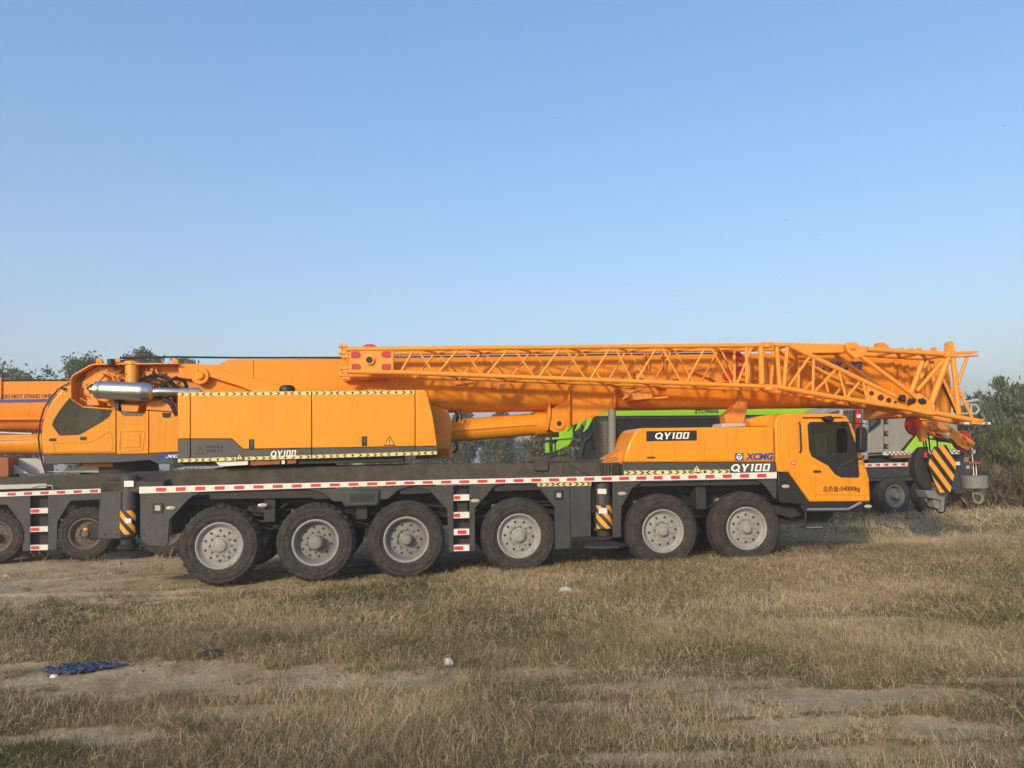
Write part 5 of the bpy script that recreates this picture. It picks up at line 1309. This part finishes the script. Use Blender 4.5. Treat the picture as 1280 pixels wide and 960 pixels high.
m = m2_(); m.px([(-60, 608), (58, 604.5), (58, 610), (-60, 614)], .05, .16); m.tp([(40, 609, .03), (50, 606.5, .03), (65, 607, .03), (66, 611, .03)], .02, 6); b2(m, 'pale_rail', 'silver', .006)
m = m2_(); m.px([(-14, 572), (8, 571), (11, 573), (11, 596), (-14, 598)], .2, .9); b2(m, 'rusty_block', 'rust', .02)
m = m2_(); m.px([(11, 578), (20, 582), (36, 592), (11, 593)], .5, .55); m.px([(13, 573), (45, 573), (55, 577), (56, 592), (36, 592), (13, 580)], .8, 1.5); m.px([(55, 590), (80, 588), (108, 581), (120, 582), (138, 585), (130, 591)], .5, 1.0); b2(m, 'deck_cover', 'silver', .01)
m = m2_(); m.px([(103, 579), (141, 579), (141, 584), (103, 583)], .4, 1.6); b2(m, 'cab_mount', 'machor', .006)
# upper cab
vU = .10
CAB2 = [(53, 568), (50.5, 550), (52, 532), (57, 515), (65, 500), (76, 487), (90, 477.5), (104, 472.5), (145, 471), (145, 567.5)]
WIN2 = [(67, 531), (69.5, 525), (77, 513), (88, 499.5), (138.3, 507), (138.3, 513.5), (135.5, 519), (127, 525.6), (103, 539.6), (98.5, 542), (76.5, 543), (74.5, 541.7)]
m = m2_(); m.holed(CAB2, WIN2, 3, 9, 2, 7, vU, 1.15, 0, 1); uc = b2(m, 'cab_body', ['orange', 'band'], .045, seg=4)
m = m2_(); m.px([(60, 495), (140, 495), (140, 545), (60, 545)], 1.16, 1.18); b2(m, 'far_cab_wall', 'glass', 0)
m = m2_(); m.px([(96, 512), (99, 505), (108, 503), (122, 506), (127, 512), (127, 528), (118, 534), (102, 538), (96, 530)], .45, .9, 0); b2(m, 'operator_seat', 'seatb', .05, seg=3)
m = m2_(); m.tp([(78, 541, .5), (86, 526, .5), (83, 522, .5)], .03, 8); m.px([(76, 528), (84, 520), (88, 523), (80, 533)], .35, .7); b2(m, 'control_console', 'black', .01)
m = m2_(); m.px([(145.8, 471.5), (185.6, 471.5), (185.6, 567), (145.8, 567.3)], vU+.004, 1.15); b2(m, 'rear_cab_panel', 'orange', .012)
m = m2_(); m.px([(186.4, 473), (260, 474), (262, 563), (186.4, 566.5)], vU+.004, 1.6); b2(m, 'machine_cover', 'orange', .015)
m = m2_(); m.px([(53.5, 568.5), (186, 567), (262, 563.5), (262, 581), (198, 580), (186.5, 575), (150, 578), (58, 580), (56, 577)], vU+.002, 1.5); b2(m, 'lower_band', 'band', .01)
m = m2_(); m.holed([(65, 531), (67.5, 524), (75, 512), (87, 497), (140, 505), (140, 514), (137, 520), (128, 527), (104, 541), (99, 543.5), (75.5, 544.5), (73, 543)], WIN2, 2, 7, 2, 7, vU-.008, vU-.0005); b2(m, 'window_seal', 'black', 0)
m = m2_(); m.px(WIN2, vU+.012, vU+.016); b2(m, 'window_glass', 'tint', 0)
m = m2_(); m.px([(126, 505), (127.5, 505.2), (127.5, 524), (126, 525.5)], vU-.002, vU+.010); b2(m, 'window_divider', 'black', 0)
m = m2_(); m.px([(150, 512), (180, 512.5), (179, 518), (176, 520), (156, 520), (151, 517)], vU-.004, vU+.006); b2(m, 'rear_window', 'glass', 0)
def frame_lines(fr, m, pts, r, v, closed=True):
    P_ = [fr.Q(x, y, v) for x, y in pts]
    if closed: P_.append(P_[0])
    for a, b in zip(P_, P_[1:]): m.tube([a, b], r, 6)
m = m2_(); frame_lines(F2, m, [(66, 554), (108, 553), (118, 551), (136, 539.5), (139, 541), (141.5, 559), (138, 564), (72, 565), (68, 562)], .011, vU); b2(m, 'door_pressing', 'orange', 0)
m = m2_(); frame_lines(F2, m, [(150, 541), (152, 539), (178, 538.5), (180, 541), (179, 561), (176, 563.5), (151, 563.5), (149.5, 561)], .014, vU+.004); m.px([(156, 544), (175, 543.5), (175, 559), (156, 559.5)], vU-.012, vU+.006); b2(m, 'access_hatch', 'orange', .008)
m = m2_(); m.rect(61.5, 548, 70, 551.5, vU-.012, vU+.002); m.rect(100, 546, 108, 550, vU-.012, vU+.002); m.px([(202, 516), (214, 516), (212, 522), (204, 522)], vU-.01, vU+.005); m.each('door_handle', 'black', cr2, bevel=.002)
m = m2_(); pts = [(88, 478), (75, 485), (64, 496), (55, 511), (50, 528), (48, 548), (50, 566), (54, 582), (57, 590)]; m.tube([F2.Q(x, y, vU-.03) for x, y in pts], .02, 8); m.tp([(76, 485, vU-.05), (83, 486, vU-.03), (79, 488, vU-.05)], .02, 6); b2(m, 'window_cable', 'hose', 0)
m = m2_(); m.px([(199, 567), (248, 565), (248, 573), (196, 575)], vU-.003, vU+.001, 0); text_mb(F2, 'XCMG', [(206, 572.6), (240, 571.2), (241, 567.2), (208, 568.6)], vU-.004, 1, m, bold=.04, shear=.15); b2(m, 'maker_plate', ['blue', 'whitep'], 0)
# boom and lift cylinder
boom(F2, [(-200, 478, 541), (-60, 477, 539), (0, 476.5, 538), (110, 476, 536), (250, 476, 534)], 1.25, 2.15, 'boomor', cr2, 'boom')
m = m2_(); m.px([(-200, 500), (0, 499.5), (72, 498.5), (72, 502.5), (0, 503.5), (-200, 504.5)], 1.244, 1.252); b2(m, 'boom_stripe', 'blue', 0)
m = text_mb(F2, 'DO NOT STAND UNDER', [(3, 498.3), (73, 497.3), (73, 492.3), (3, 493.1)], 1.248, bold=.03); b2(m, 'boom_lettering', 'maroon', 0)
m = m2_(); m.tp([(-200, 476.6, 1.3), (0, 475.6, 1.3), (90, 475, 1.3)], .02, 6); b2(m, 'boom_cable', 'hose', 0)
m = m2_(); m.px([(-2, 472), (1.5, 472), (1.5, 498), (-2, 498)], 1.2, 1.25); m.px([(-200, 524.5), (90, 521.5), (90, 524), (-200, 527)], 1.22, 1.3); c = F2.Q(70, 486, 1.24); m.disc((c.x, 1.235, c.z), .03, .02, 12); b2(m, 'boom_flange', 'machor', .004)
m = m2_(); m.tp([(-200, 560, 1.6), (62, 554, 1.6)], .26, 32); b2(m, 'lift_cylinder', 'orange', 0)
m = m2_(); m.tp([(-200, 553, 1.36), (52, 550, 1.36)], .012, 6); m.tp([(-60, 543, 1.5), (-10, 541, 1.5), (40, 543, 1.5)], .05, 8); b2(m, 'cylinder_pipe', 'steel', 0)
m = m2_(); m.px([(60, 500), (260, 500), (260, 570), (60, 570)], 1.2, 2.2); b2(m, 'turret_body', 'machor', .01)
m = m2_(); c = F2.Q(150, 585, 1.3); m.lathe((c.x, 1.35, 0), (0, 0, 1), [(.9, c.z-.2), (.9, c.z+.25)], 36); b2(m, 'turntable', 'dark', 0)
m = m2_(); m.px([(104, 660), (109, 660), (109, 670), (104, 670)], -.05, .05, 0); m.px([(109, 655), (125, 653), (125, 673), (109, 672)], -.02, .1, 1); b2(m, 'reflector', ['hazy', 'dark'], .004)

# ================================================================== GREEN CRANE (behind right)
F3 = Frame(1118, 23.0, 16)
cr3 = empty('mobile_crane', (F3.O.x, F3.O.y, 0), F3.a, label='lime green and grey truck crane parked behind the front crane on the right', cat='crane')
def m3(): return MB(F3)
def b3(mb, name, mats, bevel=.01, **k): return mb.build(name, mats, cr3, bevel=bevel, **k)
for i, px in enumerate((1119, 1166, 1015, 955, 880, 820)):
    u, _ = F3.P(px, 618, 0)
    if i == 0: w0_ = make_wheel(cr3, (u, 0, .57), False, .10, .10, 'rimdark', scale=.93)
    else: w_ = copy_tree(w0_, cr3); w_.location = (u, 0, .57); w_.rotation_euler = (0, i*.7, 0)
    w_ = copy_tree(w0_, cr3); w_.location = (u, 2.6, .57); w_.rotation_euler = (0, 0, math.pi)
m = m3(); m.px([(780, 590), (1204, 584), (1204, 604), (1196, 604), (1192, 600), (780, 606)], .05, 2.5); b3(m, 'chassis_box', 'grey')
m = m3(); m.px([(780, 606), (1190, 600), (1190, 622), (780, 628)], .5, 2.1); b3(m, 'chassis_frame', 'dark')
m = m3(); m.px([(1088, 584.5), (1100, 584), (1100, 596), (1090, 598)], .0, .06); m.px([(1095, 590), (1204, 587), (1206, 616), (1195, 618), (1186, 606), (1176, 596), (1140, 594), (1095, 598)], .0, .05); b3(m, 'side_skirt', 'grey')
m = m3(); m.px([(780, 586), (1088, 579), (1145, 577.8), (1200, 577), (1200, 581.5), (1145, 582.2), (1088, 583.6), (780, 590)], -.006, .05, 0)
for k in range(34):
    x = 790+k*10.4+(k*.12); y = 588-(x-780)*.0215 if x < 1088 else 581.3-(x-1088)*.024
    m.px([(x, y-1.4), (x+5, y-1.5), (x+5, y+1.3), (x, y+1.4)], -.010, -.005, 1)
b3(m, 'reflective_strip', ['white', 'red'], 0)
m = m3(); m.px([(1085, 566), (1205, 563), (1205, 577), (1085, 579)], .3, 2.4); b3(m, 'deck_base', 'dark')
# machine house (warm grey) and green flash
m = m3(); m.px([(1086, 540), (1104, 521), (1150, 519), (1196, 521), (1200, 563), (1086, 570)], .12, 2.4); b3(m, 'machine_house', 'taupe', .03, seg=3)
m = m3(); m.px([(1128, 563), (1145, 545), (1160, 543), (1197, 540), (1198, 561), (1133, 563.5)], .112, .125); b3(m, 'green_panel', 'green', .004)
m = m3(); m.px([(1126, 563), (1143, 543), (1146, 543), (1130, 563.5)], .106, .122); m.px([(1086, 566), (1200, 562), (1200, 564), (1086, 568)], .10, .122); m.px([(1084, 540), (1102, 519), (1104, 521), (1087, 541)], .105, .13); b3(m, 'dark_trim', 'black', 0)
m = m3()
for y in (524, 539, 555): m.px([(1105.5, y), (1110.5, y), (1110.5, y+6), (1105.5, y+6)], .10, .125, 0); m.px([(1107.5, y+1.5), (1110.5, y+1.5), (1110.5, y+4.5), (1107.5, y+4.5)], .097, .101, 1)
m.px([(1104.5, 520), (1105.2, 520), (1105.2, 565), (1104.5, 565)], .115, .122, 0)
b3(m, 'side_vent', ['black', 'rust'], 0)
m = m3(); m.px([(1106, 564.8), (1200, 562.5), (1200, 567.5), (1106, 569)], .02, .10, 0)
for k in range(17): x = 1108+k*5.4; m.px([(x, 565.4-(x-1106)*.024), (x+2.7, 565.4-(x-1106)*.024), (x+2.7, 566.8-(x-1106)*.024), (x, 566.8-(x-1106)*.024)], .014, .02, 1); m.px([(x+2.7, 567-(x-1106)*.024), (x+5.4, 567-(x-1106)*.024), (x+5.4, 568.6-(x-1106)*.02), (x+2.7, 568.6-(x-1106)*.02)], .014, .02, 1)
b3(m, 'chequer_strip', ['white', 'black'], 0)
m = m3(); m.px([(1116, 569), (1146, 567.5), (1146, 572), (1118, 573)], .0, .3); b3(m, 'step_board', 'rust', .004)
# operator cab
m = m3(); m.px([(1030, 540), (1028, 515), (1034, 509), (1086, 507), (1086, 575), (1040, 578)], .1, 1.1); b3(m, 'cab_body', 'taupe', .04, seg=3)
m = m3(); m.px([(1036, 516), (1048, 513), (1078, 512), (1078, 560), (1044, 565)], .085, .102); m.px([(1086.5, 512), (1100, 512), (1100, 522), (1088, 536)], .09, .13); b3(m, 'cab_window', 'glass', .003)
m = m3(); m.px([(1050, 512), (1054, 512), (1050, 560), (1046, 560)], .07, .09); m.px([(1079, 512), (1082.5, 512), (1082.5, 570), (1079, 570)], .07, .1); b3(m, 'window_post', 'silver', 0)
m = m3(); m.px([(1071, 508), (1076, 508), (1076, 530), (1071, 536)], .0, .07, 0); m.rect(1071, 518, 1076, 522, -.004, .0, 1); b3(m, 'red_reflector', ['sheave', 'white'], 0)
m = m3(); frame_lines(F3, m, [(1100, 512), (1100, 528), (1090, 536)], .025, .05, False); b3(m, 'mirror_arm', 'black', 0)
m = m3(); m.px([(1188, 543), (1204, 545), (1206, 570), (1188, 572)], .3, 2.2); b3(m, 'rear_box', 'dark')
# boom, lime green above, black below
boom(F3, [(740, 504, 533), (860, 502, 531), (1034, 500, 529)], 1.0, 1.9, 'green', cr3, 'boom')
m = m3(); m.px([(742, 520), (1034, 518), (1034, 556), (742, 560)], .97, 1.95); b3(m, 'boom_cradle', 'black', .01)
m = m3(); m.px([(742, 522), (1034, 520), (1034, 522), (742, 524)], .93, .97); m.px([(742, 538), (1034, 536), (1034, 537.5), (742, 539.5)], .93, .97); m.each('cradle_rail', 'grey', cr3, bevel=0)
m = text_mb(F3, 'ZTC900V6', quad(868, 511.8, 898, 516.6, -.2), .99, bold=.02); b3(m, 'boom_lettering', 'black', 0)
m = m3()
for k in range(5):
    x = 713+k*10.5; pts = [(x+7, 512), (x+4, 520), (x+1, 530-k*.5), (x-4, 537+k)]
    P_ = [F3.Q(a, b, 1.1) for a, b in pts]
    m.px([(x+4, 511), (x+9, 511), (x+6.5, 524), (x+1, 534+k*.6), (x-4, 538+k*.8), (x, 530), (x+2.5, 520)], .95+k*.04, 1.05+k*.04)
m.each('boom_rib', 'green', cr3, bevel=.006)
m = m3(); m.px([(700, 530), (716, 527), (716, 548), (712, 556), (704, 560), (690, 566), (690, 556), (697, 553), (700, 548)], 1.0, 1.1); m.px([(684, 554), (688, 553), (688, 566), (684, 566)], 1.0, 1.2); m.tp([(682, 549, .97), (714, 547, .97)], .035, 8)
b3(m, 'boom_nose', 'green', .01)
m = m3(); m.tp([(688.5, 530, .95), (688, 556, .95), (690, 590, .95)], .035, 8); m.tp([(694, 540, 1.0), (694, 575, 1.0)], .02, 8); m.px([(730, 545), (738, 540), (750, 540), (748, 600), (733, 600)], 1.1, 1.3); m.tp([(726, 600, 1.1), (724, 575, 1.1), (730, 552, 1.1), (738, 545, 1.1)], .06, 8); m.each('nose_hose', 'dark', cr3)
m = m3(); frame_lines(F3, m, [(1184, 512), (1188, 506), (1220, 506), (1224, 512), (1220, 517), (1188, 517)], .035, .6); frame_lines(F3, m, [(1190, 506), (1190, 517), (1190, 530)], .03, .6, False); frame_lines(F3, m, [(1214, 506), (1214, 530)], .03, .6, False)
m.tp([(1200, 504, .7), (1222, 500, .7)], .05, 8); m.tp([(1186, 525, .6), (1228, 531, .6)], .03, 8); b3(m, 'guard_rail', 'silver', 0)
m = m3(); m.px([(1204, 527.5), (1238, 527.5), (1239, 530.5), (1206, 530.5)], .5, .6, 0)
for x in (1212, 1222, 1231): m.rect(x, 528, x+4, 530.2, .494, .502, 1)
b3(m, 'striped_board', ['white', 'red'], 0)
m = m3(); c = F3.Q(1190, 490, .8); m.lathe((c.x, .8, c.z-.02), (0, 0, 1), [(.11, -.1), (.12, -.08), (.12, .14), (.09, .18)], 20); bc = b3(m, 'beacon', 'machor', 0)
m = m3(); m.tube([F3.Q(1190, 494, .8), F3.Q(1190, 530, .8)], .04, 8); m.px([(1184, 502), (1200, 499), (1200, 512), (1184, 514)], .85, 1.2); b3(m, 'beacon_post', 'silver', 0)
m = m3(); m.px([(1194, 578), (1212, 577), (1213, 592), (1194, 593)], .1, .8, 0); m.rect(1208, 582, 1212, 586, .094, .1, 1); b3(m, 'rear_lamp_box', ['grey', 'lamp'], 0)

# ================================================================== small things lying on the ground
def blob(name, x, y, rx, ry, h, mt, seed, label, cat, group=None, sub=2):
    r = random.Random(seed); bm = bmesh.new(); bmesh.ops.create_icosphere(bm, subdivisions=sub, radius=1)
    for v in bm.verts:
        k = 1+r.uniform(-.22, .22); v.co = Vector((v.co.x*rx*k, v.co.y*ry*k, max(v.co.z, -.3)*h*k))
    me = bpy.data.meshes.new(name); bm.to_mesh(me); bm.free(); me.materials.append(M[mt])
    o = bpy.data.objects.new(name, me); COL.objects.link(o); o.location = (x, y, float(gh(x, y))+h*.1); o.rotation_euler = (0, 0, r.uniform(0, 3)*0)
    return tag(o, label, cat, group)
x, y = gpt(560, 830); blob('stone', x, y, .045, .035, .045, 'stone', 1, 'small white stone in the middle foreground grass', 'stone')
x, y = gpt(707, 741); blob('stone', x, y, .10, .07, .06, 'stone', 2, 'pale flat stone in the grass in front of the fourth wheel', 'stone')
x, y = gpt(1162, 632); blob('stone', x, y, .01, .01, .01, 'stone', 3, 'x', 'stone') if False else None
x, y = gpt(1258, 637); blob('stone', x, y, .22, .14, .07, 'stone', 4, 'pale flat stone below the bushes at the right', 'stone')
x, y = gpt(8, 707); blob('stone', x, y, .06, .05, .05, 'stone', 5, 'small pale stone on the bare earth at the left edge', 'stone')
x, y = gpt(264, 821); o = blob('plastic_scrap', x, y, .12, .07, .05, 'scrap', 6, 'crumpled black plastic scrap on the pale dirt strip', 'scrap')
# blue woven net heap
def net():
    nx, ny = 60, 26; x0, y0 = gpt(102, 835); r = np.random.default_rng(9)
    U, V_ = np.meshgrid(np.linspace(-1, 1, nx), np.linspace(-1, 1, ny))
    edge = 1+.25*(vnoise(U*3+5, V_*3+9, 4)-.5)
    X = U*.33*edge+V_*.05; Y = V_*.13*edge*(1-.35*U**2)+U*.035
    H = np.clip(1-(U**2*.8+V_**2*.9), 0, 1)*.03+.035*vnoise(U*9, V_*5+U*3, 8)+.02*vnoise(U*22, V_*14, 12)
    Z = gh(x0+X, y0+Y)+H+.004
    co = np.stack([X, Y, Z-float(gh(x0, y0))], -1).reshape(-1, 3); i = np.arange(nx*ny).reshape(ny, nx)
    f = np.stack([i[:-1, :-1], i[:-1, 1:], i[1:, 1:], i[1:, :-1]], -1).reshape(-1, 4)
    keep = ((U**2+V_**2*.9)[:-1, :-1].ravel() < 1.02); f = f[keep]
    o = mesh_np('blue_net', co, f, M['bluenet'], False); o.location = (x0, y0, float(gh(x0, y0)))
    s = o.modifiers.new('solid', 'SOLIDIFY'); s.thickness = .006
    return tag(o, 'crumpled blue woven net lying on the pale dirt strip', 'net')
net()
x, y = gpt(67, 841); blob('paper_scrap', x, y, .035, .025, .02, 'whitep', 8, 'white paper scrap at the left end of the blue net', 'scrap')
x, y = gpt(1125, 690);
# dirt clods
for k, (px, py) in enumerate([(30, 735), (62, 742), (104, 722), (150, 716), (215, 735), (250, 726), (330, 735), (372, 728), (410, 722), (430, 716), (180, 745), (128, 748)]):
    x, y = gpt(px, py); 
    o = blob('dirt_clod', x, y, random.Random(k).uniform(.04, .10), .04, .03, 'stone', 20+k, 'small clod of dry earth on the bare ground behind the crane', 'clod', 'earth clods on the bare ground')
    o.data.materials[0] = GM

# birds
def bird(px, py, d, s, k):
    D = ray(px, py); t = d/D.y; p = Vector((D.x*t, d, CAMH+D.z*t))
    m = MB(); m.tube([(-.5*s, 0, 0), (-.2*s, 0, .02*s), (.2*s, 0, .03*s), (.5*s, 0, 0)], [.03*s, .11*s, .10*s, .03*s], 8)
    for sg in (-1, 1):
        m.add([(-.15*s, 0, .03*s), (.2*s, 0, .03*s), (.1*s, sg*.45*s, .18*s), (-.12*s, sg*.42*s, .17*s), (-.2*s, sg*.95*s, .05*s), (-.15*s, 0, .0), (.2*s, 0, .0), (.1*s, sg*.45*s, .15*s), (-.12*s, sg*.42*s, .14*s), (-.2*s, sg*.95*s, .03*s)],
              [(0, 1, 2, 3), (3, 2, 4), (5, 8, 7, 6), (8, 9, 7), (1, 6, 7, 2), (2, 7, 9, 4), (0, 3, 8, 5), (3, 4, 9, 8)])
    o = m.build('bird', 'black'); o.location = p; o.rotation_euler = (0, 0, random.uniform(0, 6))
    return o
BL = [(696, 147, 'bird highest over the middle of the boom'), (1255, 157, 'bird in the clear sky near the right edge'), (1071, 228, 'lone bird high above the cab roof'), (982, 275, 'bird just above the middle of the right hand sky'),
      (1020, 293, 'bird slightly lower and right of the one above the cab'), (975, 349, 'bird low over the tapered jib section'), (848, 370, 'upper bird of the pair over the truck engine hood'), (850, 387, 'lower bird of the pair over the truck engine hood'), (985, 391, 'bird nearest to the top of the lattice jib')]
for k, (px, py, lb) in enumerate(BL):
    tag(bird(px, py, 90, .22, k), 'dark distant '+lb, 'bird', 'birds in the sky')

SUN_EL, SUN_AZ = 21.0, (-.415, -.91)
# ------------------------------------------------------------------ air
hz = MB(); hz.box(-2600, 2600, -90, 2700, -3, 62); HZ = bpy.data.materials.new('hazy air'); HZ.use_nodes = True
HZ.node_tree.nodes.remove(HZ.node_tree.nodes['Principled BSDF']); pv = HZ.node_tree.nodes.new('ShaderNodeVolumePrincipled')
pv.inputs['Color'].default_value = (.84, .825, .84, 1); pv.inputs['Density'].default_value = .0024; pv.inputs['Anisotropy'].default_value = .0
HZ.node_tree.links.new(pv.outputs[0], HZ.node_tree.nodes['Material Output'].inputs['Volume'])
M['air'] = HZ; tag(hz.build('haze', 'air'), 'thin pale haze over the yard', kind='stuff')
# ------------------------------------------------------------------ light
sd = bpy.data.lights.new('sun', 'SUN'); so = bpy.data.objects.new('sun', sd); COL.objects.link(so)
sdir = Vector((SUN_AZ[0]*math.cos(R(SUN_EL)), SUN_AZ[1]*math.cos(R(SUN_EL)), math.sin(R(SUN_EL))))
so.rotation_euler = sdir.to_track_quat('Z', 'Y').to_euler(); so.location = (-10, -20, 20)
sd.energy = 1.7; sd.angle = R(5.0); sd.color = (1.0, .83, .60)
w = bpy.data.worlds.new('World'); scn.world = w; w.use_nodes = True; nt = w.node_tree
bg = nt.nodes['Background']; sky = nt.nodes.new('ShaderNodeTexSky'); sky.sky_type = 'NISHITA'; sky.sun_disc = False
sky.sun_elevation = R(SUN_EL); sky.sun_rotation = math.atan2(SUN_AZ[0], SUN_AZ[1]); sky.altitude = 50; sky.air_density = 1.0; sky.dust_density = 1.0; sky.ozone_density = 1.2
hs_ = nt.nodes.new('ShaderNodeHueSaturation'); hs_.inputs['Saturation'].default_value = 1.56
gm_ = nt.nodes.new('ShaderNodeGamma'); gm_.inputs[1].default_value = .72; nt.links.new(sky.outputs[0], gm_.inputs[0]); hs_.inputs['Hue'].default_value = .506; nt.links.new(gm_.outputs[0], hs_.inputs['Color']); nt.links.new(hs_.outputs[0], bg.inputs[0]); bg.inputs[1].default_value = .15

vs = scn.view_settings; vs.view_transform = 'Standard'; vs.look = 'None'; vs.exposure = 1.32; vs.gamma = 1; vs.use_curve_mapping = False
scn.render.engine = 'CYCLES'
cy = scn.cycles; cy.max_bounces = 5; cy.diffuse_bounces = 3; cy.glossy_bounces = 3; cy.transmission_bounces = 3; cy.transparent_max_bounces = 6
cy.use_denoising = True; cy.use_adaptive_sampling = True; cy.adaptive_threshold = .02
